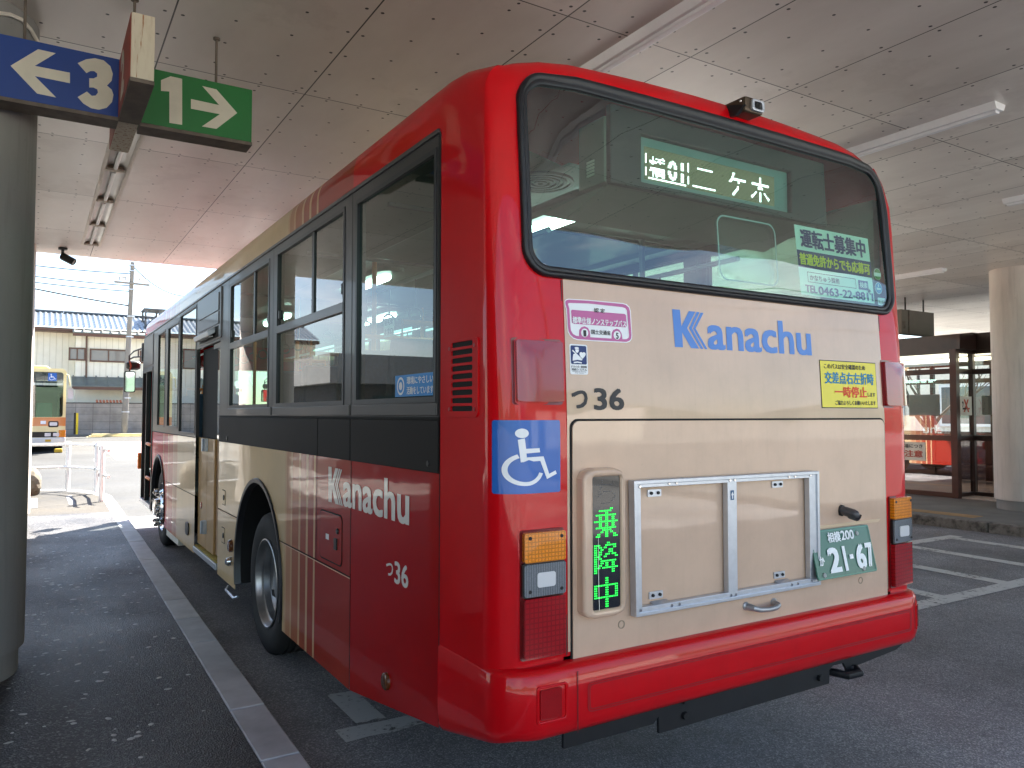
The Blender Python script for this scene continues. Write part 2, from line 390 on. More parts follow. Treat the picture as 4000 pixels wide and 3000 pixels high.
# ------------------------------------------------------------------ ground, road, pavements
def gz(y):
    if y < 14: return 0.0
    if y < 29: return (y - 14) * .0247
    if y < 48: return .37 + (y - 29) * .0127
    return .611
def asphalt(name, base, speck, sc=150, rough=.8, light=.06):
    m, t, p = nodes(name)
    v = N(t, 'ShaderNodeTexVoronoi'); v.inputs['Scale'].default_value = sc; tc = N(t, 'ShaderNodeTexCoord'); t.links.new(tc.outputs['Object'], v.inputs['Vector'])
    sx = N(t, 'ShaderNodeSeparateColor'); t.links.new(v.outputs['Color'], sx.inputs[0])
    g = ramp(t, sx.outputs[0], [(0, tuple(x * .55 for x in base[:3])), (.75, base), (1, speck)])
    big = ramp(t, noise(t, .55, 6, .65), [(.3, c(150, 150, 150)), (.7, c(255, 255, 255))])
    g = mixc(t, 1.0, g, big, 'MULTIPLY')
    stain = ramp(t, noise(t, 1.7, 5, .62), [(.56, (0, 0, 0)), (.68, (.55, .55, .55))])
    drip = ramp(t, noise(t, 7, 3, .5), [(.68, (0, 0, 0)), (.73, (.6, .6, .6))])
    ce = N(t, 'ShaderNodeTexVoronoi', feature='DISTANCE_TO_EDGE'); ce.inputs['Scale'].default_value = .55
    wv = N(t, 'ShaderNodeVectorMath', operation='ADD'); nn = N(t, 'ShaderNodeTexNoise'); nn.inputs['Scale'].default_value = 2.2; nn.inputs['Detail'].default_value = 6
    t.links.new(tc.outputs['Object'], nn.inputs['Vector']); t.links.new(tc.outputs['Object'], wv.inputs[0]); t.links.new(nn.outputs['Color'], wv.inputs[1]); t.links.new(wv.outputs[0], ce.inputs['Vector'])
    crack = math_(t, 'MULTIPLY', math_(t, 'LESS_THAN', ce.outputs['Distance'], .0035), .22)
    g = mixc(t, stain, g, tuple(x * .55 for x in base[:3]) + (1,)); g = mixc(t, drip, g, tuple(x * .35 for x in base[:3]) + (1,)); g = mixc(t, crack, g, (.012, .012, .012, 1))
    t.links.new(g, p.inputs['Base Color'])
    t.links.new(ramp(t, noise(t, 1.1, 6, .6), [(.3, (rough - .22,) * 3), (.7, (rough,) * 3)]), p.inputs['Roughness'])
    p.inputs['Specular IOR Level'].default_value = .35
    bump(t, p, v.outputs['Distance'], .55, .006)
    return m
M_road = asphalt('road_asphalt', c(166, 165, 169), c(216, 214, 212))
M_ground = asphalt('pale_bounce_ground', c(190, 187, 180), c(206, 203, 196), 60)  # ground largely out of view, made pale to bounce light on to the ceiling
M_street = asphalt('grey_street_asphalt', c(63, 63, 62), c(86, 85, 83), 60)
M_pave = asphalt('pavement_exposed_aggregate', c(74, 72, 73), c(150, 148, 146), 110, .6)
M_kerb = mat('kerb_granite_grey', c(188, 190, 192), .55, 0, 0, .22, 3, .15, 120, rv=.12)
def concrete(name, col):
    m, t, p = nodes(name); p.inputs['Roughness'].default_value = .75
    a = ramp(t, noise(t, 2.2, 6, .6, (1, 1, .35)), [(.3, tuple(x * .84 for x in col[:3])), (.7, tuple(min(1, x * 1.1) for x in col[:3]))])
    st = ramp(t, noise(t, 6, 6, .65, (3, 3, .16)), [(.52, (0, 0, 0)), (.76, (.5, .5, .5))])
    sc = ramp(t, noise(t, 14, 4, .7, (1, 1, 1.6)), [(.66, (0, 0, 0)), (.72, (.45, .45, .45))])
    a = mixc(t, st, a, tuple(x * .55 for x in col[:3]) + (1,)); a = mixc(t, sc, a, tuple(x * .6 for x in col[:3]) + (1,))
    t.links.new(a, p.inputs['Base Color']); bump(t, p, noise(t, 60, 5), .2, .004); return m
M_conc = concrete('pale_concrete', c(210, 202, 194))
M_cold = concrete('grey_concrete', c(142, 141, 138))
def road_paint(name, col):
    m, t, p = nodes(name)
    f = noise(t, 26, 8, .75); g = noise(t, 3, 5, .6)
    a = math_(t, 'ADD', math_(t, 'MULTIPLY', f, .6), math_(t, 'MULTIPLY', g, .4))
    t.links.new(ramp(t, a, [(.40, c(80, 80, 80)), (.47, col)]), p.inputs['Base Color'])
    p.inputs['Roughness'].default_value = .7
    return m
M_mark = road_paint('worn_white_road_paint', c(206, 206, 202))
M_mark2 = road_paint('worn_grey_road_paint', c(196, 196, 194))
M_red_road = mat('red_road_surface', c(150, 112, 108), .8, 0, 0, .15, 2)

mb = MB()
ys = [-400, -60, -20, -6, 0, 4, 8, 11, 14, 17, 20, 24, 29, 34, 40, 48, 60, 120, 500]
xs = [-400, -100, -30, -12, -4, 0, 4, 10, 16, 30, 100, 400]
for a, b in zip(ys, ys[1:]):
    for q, r in zip(xs, xs[1:]): mb.face([(q, a, gz(a)), (r, a, gz(a)), (r, b, gz(b)), (q, b, gz(b))])
struct(mb.obj('ground', M_ground, smooth=0))
mb = MB(); mb.fill([(-.5, -9), (10.6, -9), (10.6, 11.9), (-.5, 11.9)], lambda u, v: Vector((u, v, .004))); struct(mb.obj('road', M_road, smooth=0))
mb = MB()
for a, b in ((11.9, 14), (14, 17), (17, 20), (20, 24), (24, 29), (29, 34), (34, 40), (40, 44)):
    for q, r in ((-3.6, 0), (0, 6)): mb.face([(q, a, gz(a) + .004), (r, a, gz(a) + .004), (r, b, gz(b) + .004), (q, b, gz(b) + .004)])
struct(mb.obj('road', M_street, smooth=0))
def kx(y): return -.322 + .0152 * y                   # outer edge of the left kerb
kerb_far = [(kx(y), y) for y in (-7, -3, 0, 3, 6, 9, 12, 13.6)] + [(-.115, 14.3), (-.20, 14.9), (-.42, 15.6), (-.8, 16.15), (-1.5, 16.6), (-3, 17.0), (-9, 17.4)]
inner = [(x - .182, y) for x, y in kerb_far[:8]] + [(-.30, 14.25), (-.38, 14.8), (-.57, 15.42), (-.92, 15.95), (-1.58, 16.38), (-3.05, 16.8), (-9, 17.2)]
mb = MB(); mb.slab([(kx(11.6) - .182, 11.6), (-14, 11.6), (-14, -7)] + inner[:7][:6] , lambda u, v, o: Vector((u, v, o)), -.1, .147)
struct(mb.obj('pavement', M_pave, smooth=0))
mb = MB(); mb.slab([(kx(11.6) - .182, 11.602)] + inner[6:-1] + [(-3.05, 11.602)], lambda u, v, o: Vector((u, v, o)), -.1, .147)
struct(mb.obj('pavement', asphalt('sun_tinted_paving', c(70, 64, 54), c(88, 82, 70), 80), smooth=0))  # sunlit stretch of the pavement, the sun's warm tone put into its colour
mb = MB()
for a, b in (((-3, 12.3), (-.36, 13.2)), ((-3, 14.0), (-.36, 14.9))):
    mb.fill([(a[0], a[1]), (b[0], b[1]), (b[0], b[1] + .02), (a[0], a[1] + .02)], lambda u, v: Vector((u, v, .151)))
struct(mb.obj('paving_joint', mat('dark_paving_joint', c(92, 86, 76), .8), smooth=0))
mb = MB()
for x in (-.80, -1.36): mb.fill([(x - .05, 12.9 + (x + .8) * .34), (x + .05, 12.95 + (x + .8) * .34), (x + .05, 14.72 + (x + .8) * .34), (x - .05, 14.68 + (x + .8) * .34)], lambda u, v: Vector((u, v, .152)))
struct(mb.obj('paving_strip', mat('dark_paving_strip', c(96, 96, 98), .8, 0, 0, .15, 8), smooth=0))
# kerb stones, every stone a block of one long kerb line
mb = MB()
def seg_pts(L, step):
    out = [(Vector((*L[0], 0)), 0)]; res = []
    for a, b in zip(L, L[1:]):
        a, b = Vector(a), Vector(b); n = max(1, round((b - a).length / step))
        for k in range(n): res.append(a.lerp(b, k / n))
    res.append(Vector(L[-1])); return res
yk = [-7 + .69 * i for i in range(31)]
P_out = [Vector((kx(y), y)) for y in yk if y < 13.7] + [Vector(p) for p in kerb_far[8:]]
P_in = [Vector((kx(y) - .18, y)) for y in yk if y < 13.7] + [Vector(p) for p in inner[8:]]
for i in range(len(P_out) - 1):
    a, b, d, e = P_out[i], P_out[i + 1], P_in[i + 1], P_in[i]
    j = .0035; dy = (b - a).normalized() * j; de = (d - e).normalized() * j
    h = .150 + random.uniform(-.002, .002)
    a2, b2, d2, e2 = a + dy, b - dy, d - de, e + de
    mb.prism([(a2.x, a2.y, -.1), (b2.x, b2.y, -.1), (d2.x, d2.y, -.1), (e2.x, e2.y, -.1)], (0, 0, .1 + h))
struct(mb.obj('kerb', M_kerb, smooth=0, bevel=.008))
# loose pale pebbles set in the pavement
mb = MB()
for _ in range(760):
    y = random.choice([random.uniform(.2, 9.5), random.gauss(5, 2), random.uniform(2, 8)]); x = random.uniform(-2.6, kx(y) - .22)
    if random.random() < .35: x = random.gauss(-1.15, .25); x = min(x, kx(y) - .22)
    if (x + 1.82) ** 2 + (y - 3.36) ** 2 < .22: continue
    r = random.choice([.006, .008, .010, .013, .016, .021, .026]) * random.uniform(.8, 1.25); a = random.uniform(0, PI); k = random.uniform(.5, .9)
    n = 9; top = mb.b.verts.new((x, y, .147 + r * .18)); ring = []
    for i in range(n):
        t = 2 * PI * i / n; q = r * random.uniform(.85, 1.1); u, v = q * math.cos(t), q * k * math.sin(t)
        ring.append(mb.b.verts.new((x + u * math.cos(a) - v * math.sin(a), y + u * math.sin(a) + v * math.cos(a), .146)))
    for i in range(n): mb.b.faces.new((ring[i], ring[(i + 1) % n], top))
o = mb.obj('pebbles', mat('white_pebble', c(190, 188, 182), .45, 0, 0, .25, 20)); o['kind'] = 'stuff'
o['label'] = 'pale flat pebbles set in the dark pavement'; o['category'] = 'pebbles'
# right-hand pavement and its weathered kerb
XK = 10.33
mb = MB(); mb.box(XK + .15, 60, -30, 10.6, -.1, .147); struct(mb.obj('pavement', mat('grey_pavement', c(112, 110, 106), .8, 0, 0, .2, 2, .2, 80), smooth=0))
mb = MB()
y = -30
while y < 10.6:
    mb.prism([(XK - .03, y + .006, -.1), (XK - .03, y + 1.39, -.1), (XK + .15, y + 1.39, -.1), (XK + .15, y + .006, -.1)], (0, 0, .25)); y += 1.40
m, t, p = nodes('stained_kerb_concrete')
t.links.new(ramp(t, noise(t, 7, 7, .7), [(.34, c(52, 48, 44)), (.5, c(118, 112, 104)), (.75, c(150, 144, 136))]), p.inputs['Base Color']); p.inputs['Roughness'].default_value = .85
struct(mb.obj('kerb', m, smooth=0, bevel=.02))
# tactile yellow strip on the right pavement
mb = MB(); mb.box(10.68, 10.98, 4.0, 10.5, .14, .152); struct(mb.obj('tactile_strip', mat('faded_tactile_yellow', c(160, 128, 84), .8, 0, 0, .2, 6), smooth=0))
# painted bus bay: ladder of white lines
def strip(mb, pts, z=.008): mb.fill(pts, lambda u, v: Vector((u, v, gz(v) + z)))
mb = MB()
strip(mb, [(2.0, 1.60), (9.62, 1.60), (9.62, 1.78), (2.0, 1.78)]); strip(mb, [(2.0, 3.58), (9.62, 3.58), (9.62, 3.76), (2.0, 3.76)])
for k in range(6):
    x = 9.30 - 1.16 * k; strip(mb, [(x - .09, 1.78), (x + .09, 1.78), (x + .2, 3.58), (x + .02, 3.58)], .008)
struct(mb.obj('road_marking', M_mark, smooth=0))
mb = MB()
def ragged(x0, x1, y0, y1, n=14):
    L = [(x0 + (x1 - x0) * i / n, y0 + random.uniform(-.012, .012)) for i in range(n + 1)] + [(x1 - (x1 - x0) * i / n, y1 + random.uniform(-.012, .012)) for i in range(n + 1)]
    return L
strip(mb, ragged(.03, 1.9, 1.60, 1.76)); strip(mb, ragged(.16, .33, 1.80, 2.3, 6)); strip(mb, ragged(.33, 1.9, 2.14, 2.28, 6))
struct(mb.obj('road_marking', M_mark2, smooth=0))
mb = MB(); strip(mb, [(.2, 34.8), (.36, 34.8), (.36, 24.6), (.2, 24.6)]); struct(mb.obj('road_marking', M_mark, smooth=0))
mb = MB(); strip(mb, [(.42, 35.3), (.75, 35.3), (.75, 26), (.42, 26)], .005); struct(mb.obj('road_marking', mat('orange_road_paint', c(214, 136, 84), .7, 0, 0, .1, 3), smooth=0))
mb = MB()
for k in range(9): strip(mb, [(.8, 36.5 - k * 1.35), (6, 36.5 - k * 1.35), (6, 35.6 - k * 1.35), (.8, 35.6 - k * 1.35)], .005)
struct(mb.obj('road_marking', M_red_road, smooth=0))

# ------------------------------------------------------------------ canopy
CZ = 4.12
def ceiling_mat():
    m, t, p = nodes('riveted_metal_panels')
    tc = N(t, 'ShaderNodeTexCoord'); s = N(t, 'ShaderNodeSeparateXYZ'); t.links.new(tc.outputs['Object'], s.inputs[0])
    X = math_(t, 'ADD', s.outputs[0], 40.88 - .31); Y = math_(t, 'ADD', s.outputs[1], 39.6 - 1.43)
    dx = math_(t, 'PINGPONG', X, .511); dy = math_(t, 'PINGPONG', Y, .99)
    seam = math_(t, 'MAXIMUM', math_(t, 'LESS_THAN', dx, .0048), math_(t, 'LESS_THAN', dy, .0045))
    ry = math_(t, 'PINGPONG', math_(t, 'ADD', Y, .10), .165)
    def dots(ex, ey, r): return math_(t, 'LESS_THAN', math_(t, 'ADD', math_(t, 'POWER', ex, 2), math_(t, 'POWER', ey, 2)), r * r)
    d1 = dots(math_(t, 'SUBTRACT', dx, .05), ry, .0115)
    d2 = dots(math_(t, 'SUBTRACT', dx, .34), math_(t, 'PINGPONG', math_(t, 'ADD', Y, .20), .165), .0105)
    d3 = dots(math_(t, 'PINGPONG', math_(t, 'ADD', X, .06), .1277), math_(t, 'SUBTRACT', dy, .035), .010)
    riv = math_(t, 'MAXIMUM', d1, math_(t, 'MAXIMUM', d2, d3))
    f = noise(t, 1.4, 6, .6, (1, .35, 1)); g = noise(t, .35, 4, .55)
    base = ramp(t, f, [(.3, c(218, 214, 209)), (.7, c(238, 235, 230))])
    base = mixc(t, .5, base, ramp(t, g, [(.3, c(130, 122, 116)), (.65, c(214, 206, 198))]), 'SOFT_LIGHT')
    # each panel a slightly different shade
    cell = N(t, 'ShaderNodeCombineXYZ'); t.links.new(math_(t, 'FLOOR', math_(t, 'DIVIDE', X, 1.022)), cell.inputs[0]); t.links.new(math_(t, 'FLOOR', math_(t, 'DIVIDE', Y, 1.98)), cell.inputs[1])
    wn = N(t, 'ShaderNodeTexWhiteNoise'); t.links.new(cell.outputs[0], wn.inputs['Vector'])
    base = mixc(t, 1, base, ramp(t, wn.outputs['Value'], [(0, c(232, 230, 228)), (1, c(255, 255, 255))]), 'MULTIPLY')
    ws = ramp(t, noise(t, .75, 7, .68), [(.55, (0, 0, 0)), (.60, (.16, .16, .16)), (.66, (.06, .06, .06)), (.8, (.16, .16, .16))])
    base = mixc(t, ws, base, c(150, 140, 128))
    dark = mixc(t, seam, base, c(38, 35, 33)); dark = mixc(t, riv, dark, c(30, 26, 24))
    t.links.new(dark, p.inputs['Base Color'])
    p.inputs['Metallic'].default_value = .2
    t.links.new(ramp(t, noise(t, 2.0, 7, .7, (1, .2, 1)), [(.3, (.30,) * 3), (.7, (.46,) * 3)]), p.inputs['Roughness'])
    bump(t, p, noise(t, .9, 3), .12, .05)
    return m
can = thing('canopy', 'flat canopy of pale riveted metal ceiling panels above the buses', 'canopy', (8, 2.5, CZ))
mb = MB()
EX0, EX1, EY0, EY1 = -9.3, 25.0, -3.75, 11.05
gx = [-.71 - .13, .0]
LIT = (-.84, -.655, 3.58, 10.15)                      # recess of the left ceiling light
holes = [[(LIT[0], LIT[2]), (LIT[1], LIT[2]), (LIT[1], LIT[3]), (LIT[0], LIT[3])]]
mb.fill([(EX0, EY0), (EX1, EY0), (EX1, EY1), (EX0, EY1)], lambda u, v: Vector((u, v, CZ)), holes)
ceil = mb.obj('ceiling_panels', None, None, smooth=0, fixn=False)
ceil.data.materials.append(ceiling_mat()); ceil.parent = can; ceil.location = -Vector(can.location); ORG[ceil.name] = Vector(can.location)
mb = MB()
mb.box(EX0, EX1, EY1, EY1 + .12, CZ + .003, CZ + .7); mb.box(EX0, EX1, EY0 - .12, EY0, CZ + .003, CZ + .7); mb.box(EX0 - .12, EX0, EY0 - .12, EY1 + .12, CZ + .003, CZ + .7); mb.box(EX1, EX1 + .12, EY0 - .12, EY1 + .12, CZ + .003, CZ + .7)
mb.obj('fascia', M_offwhite, can)
mb = MB(); mb.box(EX0 - .1, EX1 + .1, EY0 - .1, EY1 + .1, CZ + .3, CZ + .5); mb.obj('roof_slab', M_cold, can)

def column(name, label, x, y, r, z0, m, plinth=True, top=CZ):
    o = thing(name, label, 'column', (x, y, z0))
    mb = MB(); mb.lathe((x, y, 0), (0, 0, 1), [(r, z0 + (.16 if plinth else 0)), (r, top - .002)], 64); mb.obj('shaft', m, o)
    if plinth: mb = MB(); mb.lathe((x, y, 0), (0, 0, 1), [(r - .03, z0 - .01), (r - .03, z0 + .17), (r, z0 + .17)], 64); mb.obj('plinth', M_cold, o)
    return o
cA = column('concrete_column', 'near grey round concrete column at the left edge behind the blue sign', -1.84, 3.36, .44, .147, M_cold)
mb = MB(); pts = []
for k in range(25):
    a = math.radians(-120 + 240 * k / 24); pts.append((-1.84 + .455 * math.cos(a), 3.36 + .455 * math.sin(a), CZ - .10 + .03 * math.sin(k)))
mb.tube(pts, .012, 6); mb.obj('cable_loop', M_offwhite, cA)
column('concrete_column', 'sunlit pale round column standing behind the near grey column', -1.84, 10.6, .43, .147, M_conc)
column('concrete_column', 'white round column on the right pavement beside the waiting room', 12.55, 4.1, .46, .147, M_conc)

# ceiling lights
def recessed():
    o = thing('ceiling_light', 'long recessed strip of aluminium reflectors running away above the signs', 'ceiling light', (-.75, 4, CZ))
    x0, x1, y0, y1 = LIT
    mb = MB()
    for a, b in ((x0 - .032, x0), (x1, x1 + .032)): mb.box(a, b, y0 - .02, y1 + .02, CZ - .012, CZ + .01)
    mb.box(x0, x1, y0 - .02, y0, CZ - .012, CZ + .01); mb.box(x0, x1, y1, y1 + .02, CZ - .012, CZ + .01)
    y = y1 - 1.31
    while y > y0 + .1: mb.box(x0, x1, y - .02, y + .02, CZ - .011, CZ + .012); y -= 1.31
    mb.obj('frame', M_offwhite, o)
    mb = MB(); prof = [(x0, CZ + .001), (x0 + .02, CZ + .022), (x0 + .05, CZ + .034), (x1 - .05, CZ + .034), (x1 - .02, CZ + .022), (x1, CZ + .001)]
    for (a, za), (b, zb) in zip(prof, prof[1:]): mb.face([(a, y0, za), (b, y0, zb), (b, y1, zb), (a, y1, za)])
    mb.obj('reflector', mat('white_reflector', c(214, 210, 204), .3, .35, 0, .06, 5), o, fixn=False)
    y = y1
    while y > y0 + .1:
        mb = MB(); mb.tube([(-.75, y - .07, CZ + .008), (-.75, y - 1.24, CZ + .008)], .02, 12); mb.obj('tube', mat('unlit_tube', c(226, 226, 222), .3), o)
        mb = MB(); mb.box(x0 + .02, x1 - .02, y - .075, y - .03, CZ - .004, CZ + .03); mb.obj('end_bracket', mat('rusty_bracket', c(168, 148, 130), .6, .2, 0, .25, 12), o); y -= 1.31
recessed()
def batten(label, x0, x1, y0, y1):
    o = thing('ceiling_light', label, 'ceiling light', ((x0 + x1) / 2, (y0 + y1) / 2, CZ), None)
    mb = MB(); xm = (x0 + x1) / 2; h = .055
    mb.prism([(x0, y0, CZ), (x0 + .03, y0, CZ - h), (x1 - .03, y0, CZ - h), (x1, y0, CZ)], (0, y1 - y0, 0)); mb.obj('housing', M_white, o, smooth=0, bevel=.004)
    mb = MB(); mb.prism([(xm - .035, y0 + .02, CZ - h - .001), (xm - .025, y0 + .02, CZ - h - .022), (xm + .025, y0 + .02, CZ - h - .022), (xm + .035, y0 + .02, CZ - h - .001)], (0, y1 - y0 - .04, 0)); mb.obj('diffuser', M_white, o, smooth=0, bevel=.006)
batten('long white ceiling strip rising from behind the top left of the red bus', 1.80, 1.97, -3.2, 6.2)
batten('white ceiling strip ending in the open to the right above the bus camera', 4.86, 5.03, .72, 6.5)
batten('short white ceiling strip cut by the right edge of the photo', 7.80, 7.98, -3.4, 2.10)
batten('distant white ceiling strip beside the right column', 11.25, 11.42, 4.7, 9.5)

# security camera under the far edge of the canopy
o = thing('security_camera', 'dark bullet camera hanging from the far canopy edge', 'camera', (-1.085, 10.6, CZ))
mb = MB(); mb.lathe((-1.085, 10.6, CZ), (0, 0, -1), [(0, 0), (.06, 0), (.06, .03), (.02, .04), (.02, .13), (0, .13)], 16); mb.obj('mount', M_black, o)
mb = MB(); d = Vector((.5, -.2, -.28)).normalized(); p0 = Vector((-1.10, 10.6, CZ - .12)); mb.lathe(p0, d, [(0, 0), (.045, .0), (.055, .02), (.055, .19), (.045, .2), (0, .19)], 20); mb.obj('body', M_black, o)

# ------------------------------------------------------------------ hanging direction sign (a cross of boards)
SY = 2.763
o = thing('direction_sign', 'hanging cross-shaped sign with a blue 3 board and a green 1 board', 'sign', (-.9, SY, 3.46))
M_sb = mat('sign_blue', c(22, 62, 138), .45, 0, .2, .06, 3); M_sg = mat('sign_green', c(14, 110, 46), .45, 0, .2, .06, 3); M_sw = mat('sign_cream_lettering', c(214, 208, 192), .5, 0, 0, .08, 6)
M_sdark = mat('grimy_sign_edge', c(98, 88, 80), .7, 0, 0, .35, 9)
F = lambda a, b: Vector((a, SY - .0025, b))
sy2 = SY + .16
mb = MB(); mb.box(-2.35, -.99, SY, sy2, 3.462, 3.812); b1 = mb.obj('blue_board', M_sb, o, smooth=0, bevel=.004)
mb = MB(); mb.box(-.875, -.221, SY, sy2, 3.456, 3.800); b2 = mb.obj('green_board', M_sg, o, smooth=0, bevel=.004)
mb = MB(); mb.box(-2.35, -.99, SY - .002, sy2, 3.440, 3.461); mb.box(-.875, -.219, SY - .002, sy2, 3.434, 3.455); mb.obj('bottom_edge', M_sdark, o, smooth=0)
mb = MB()
T = lambda x, y: at_y(x / 1.659, y / 1.659, SY - .0025)
T2 = lambda L: [(at_y(x / 1.659, y / 1.659, SY).x, at_y(x / 1.659, y / 1.659, SY).z) for x, y in L]
mb.fill(T2([(68, 427), (247, 320), (362, 346), (226, 428), (453, 472), (453, 540), (226, 494), (364, 633), (240, 607)]), F); mb.obj('arrow', M_sw, b1, fixn=False)
mb = MB(); mb.fill(T2([(503, 410), (560, 475), (585, 462), (610, 462), (630, 478), (629, 498), (606, 509), (578, 508), (578, 568), (605, 568), (630, 580), (635, 600), (620, 620), (595, 622), (563, 594), (503, 630), (540, 672), (590, 702), (640, 712), (690, 700), (726, 662), (735, 615), (724, 582), (693, 555), (723, 525), (731, 480), (715, 430), (672, 392), (615, 378), (558, 385)]), F); mb.obj('numeral', M_sw, b1, fixn=False)
mb = MB(); mb.fill(T2([(1237, 642), (1420, 682), (1310, 558), (1402, 580), (1537, 733), (1402, 836), (1308, 820), (1424, 741), (1237, 705)]), F); mb.obj('arrow', M_sw, b2, fixn=False)
mb = MB(); mb.fill(T2([(1043, 520), (1105, 495), (1180, 512), (1180, 810), (1097, 797), (1097, 594), (1043, 590)]), F); mb.obj('numeral', M_sw, b2, fixn=False)
def rusty():
    m, t, p = nodes('rust_streaked_cream')
    f = noise(t, 9, 5, .6, (5, 5, .35)); g = noise(t, 22, 5, .6, (2, 2, .5))
    a = mixc(t, ramp(t, f, [(.56, (0, 0, 0)), (.62, (1, 1, 1))]), c(206, 196, 176), c(150, 92, 44))
    t.links.new(mixc(t, ramp(t, g, [(.45, (0, 0, 0)), (.8, (.5, .5, .5))]), a, c(176, 160, 134)), p.inputs['Base Color']); p.inputs['Roughness'].default_value = .6
    return m
mb = MB(); mb.box(-.988, -.876, 2.10, 3.42, 3.458, 3.803); cb = mb.obj('cross_board', rusty(), o, smooth=0, bevel=.003)
mb = MB(); mb.box(-.9915, -.9885, 2.105, 3.415, 3.462, 3.80); rb = mb.obj('red_face', mat('faded_red_sign', c(158, 62, 40), .55, 0, 0, .2, 6), cb, smooth=0)
mb = MB(); G_ = lambda a, b: Vector((-.9925, -a, b)); lay(mb, '2', -2.62, -2.42, 3.5, 3.77, G_, .06)
mb.obj('numeral', M_sw, rb, fixn=False)
mb = MB(); mb.box(-.99, -.874, 2.098, SY - .003, 3.436, 3.456); mb.obj('bottom_edge', M_sdark, cb, smooth=0)
for x, y in ((-.43, SY + .08), (-1.47, SY + .08), (-.93, 2.6)):
    mb = MB(); mb.tube([(x, y, 3.80), (x, y, CZ - .001)], .008, 8); mb.lathe((x, y, CZ), (0, 0, -1), [(.022, 0), (.022, .012), (.008, .016)], 12); mb.obj('rod', mat('rod_steel', c(110, 100, 90), .5, .5, 0, .2), o)

# ------------------------------------------------------------------ the red and cream bus
BW = 2.49; BR = .12; QA = PI / 2 * BR; U3 = QA + BW - 2 * BR; U4 = U3 + QA
LB = 10.66                                            # y of the front
bus = thing('city_bus', 'red and cream city bus with lit rear destination display, seen from behind', 'bus', (1.245, 5.3, 0))
def yr(z): return 0 if z < 1.6 else .08 * ((min(z, 3.02) - 1.6) / 1.33) ** 1.3
def ux(x): return QA + x - BR                          # rear x -> u
VA, RL, HZ_, DI = 2.94, .16, .128, .075; CROWN = .055; VT = VA + RL; A80 = math.radians(80)
def cdrop(x, y):                                        # how far the roof drops towards the two rounded rear corners
    d = math.hypot(min(x, BW - x) - .0, y - .06); return .085 * max(0, 1 - d / .42) ** 2
def Sh(u, v, off=0.0):
    if u < 0: x, y, nx, ny = 0, BR - u, -1, 0
    elif u < QA: t = u / BR; nx, ny = -math.cos(t), -math.sin(t); x, y = BR + BR * nx, BR + BR * ny
    elif u < U3: x, y, nx, ny = BR + u - QA, 0, 0, -1
    elif u < U4: t = (u - U3) / BR; nx, ny = math.sin(t), -math.cos(t); x, y = BW - BR + BR * nx, BR + BR * ny
    else: x, y, nx, ny = BW, BR + u - U4, 1, 0
    if v > VA: a = (v - VA) / RL * A80; z = VA + HZ_ * math.sin(a); ins = DI * (1 - math.cos(a)); ca, sa = math.cos(a), math.sin(a)
    else: z = v; ins = 0; ca, sa = 1, 0
    y2 = yr(z) * max(0, -ny)
    if v > VA: z += CROWN * max(0, 1 - ((x - 1.245) / 1.155) ** 2) * ((v - VA) / (VT - VA))
    xx, yy_ = x - nx * ins + nx * off * ca, y - ny * ins + y2 + ny * off * ca
    hv = min(1, max(0, (v - 2.72) / (VT - 2.72))); hv = hv * hv * (3 - 2 * hv)
    g = cdrop(xx, yy_) * hv
    sx_c = 1 if xx < 1.245 else -1
    return Vector((xx + sx_c * g * .35, yy_ + g * .45, z + off * sa - g))
def P(x, z, off=.003): return Sh(ux(x), z, off)
def Pf(off): return lambda a, b: P(a, b, off)
# u lattice for the curved parts
ul = [-.34, -.2] + [QA * k / 12 for k in range(13)] + [QA + (BW - 2 * BR) * k / 16 for k in range(1, 17)] + [U3 + QA * k / 12 for k in range(1, 13)] + [U4 + .2, U4 + .34]
vl = [.62, .82, 1.2, 1.6, 1.75, 1.9, 2.05, 2.2, 2.35, 2.5, 2.65, 2.8, VA] + [VA + (VT - VA) * k / 7 for k in range(1, 8)]
lat = [(u, v) for u in ul for v in vl]
def edge(a, b, n): return [(a[0] + (b[0] - a[0]) * k / n, a[1] + (b[1] - a[1]) * k / n) for k in range(n)]
outer = [(u, .62) for u in ul] + [(ul[-1], v) for v in vl[1:]] + [(u, VT) for u in ul[::-1][1:]] + [(ul[0], v) for v in vl[::-1][1:-1]]
WIN = rrect(ux(.128), ux(2.362), 2.218, 2.988, .09, 8)
mb = MB(); mb.fill(outer, Sh, [WIN], lat)
rear_shell = mb.obj('rear_shell', M_red, bus, smooth=60)
# roof
RZ = {}
def roof_ring(y0, y1):
    L = []
    for u in ul: p = Sh(u, VT); L.append((p.x, p.y)); RZ[(round(p.x, 4), round(p.y, 4))] = p.z
    return L
mb = MB()
ring = roof_ring(0, 0)
xl, xr_ = ring[0][0], ring[-1][0]; yb = min(p[1] for p in ring); Z0R = VA + HZ_ * math.sin(A80)
def zroof(x, y):
    s = (x - 1.245) / 1.155; return Z0R + CROWN * max(0, 1 - s * s) - cdrop(x, y)
outl = ring + [(xr_, 3), (xr_, 7), (xr_, 10.3), (xl, 10.3), (xl, 7), (xl, 3)]
ex = [(xl + (xr_ - xl) * i / 24, yb + q) for i in range(25) for q in (.03, .07, .13, .2, .3, .5, 1, 1.8, 3, 5, 7, 9)]
mb.fill(outl, lambda x, y: Vector((x, y, RZ.get((round(x, 4), round(y, 4)), zroof(x, y)))), (), ex)
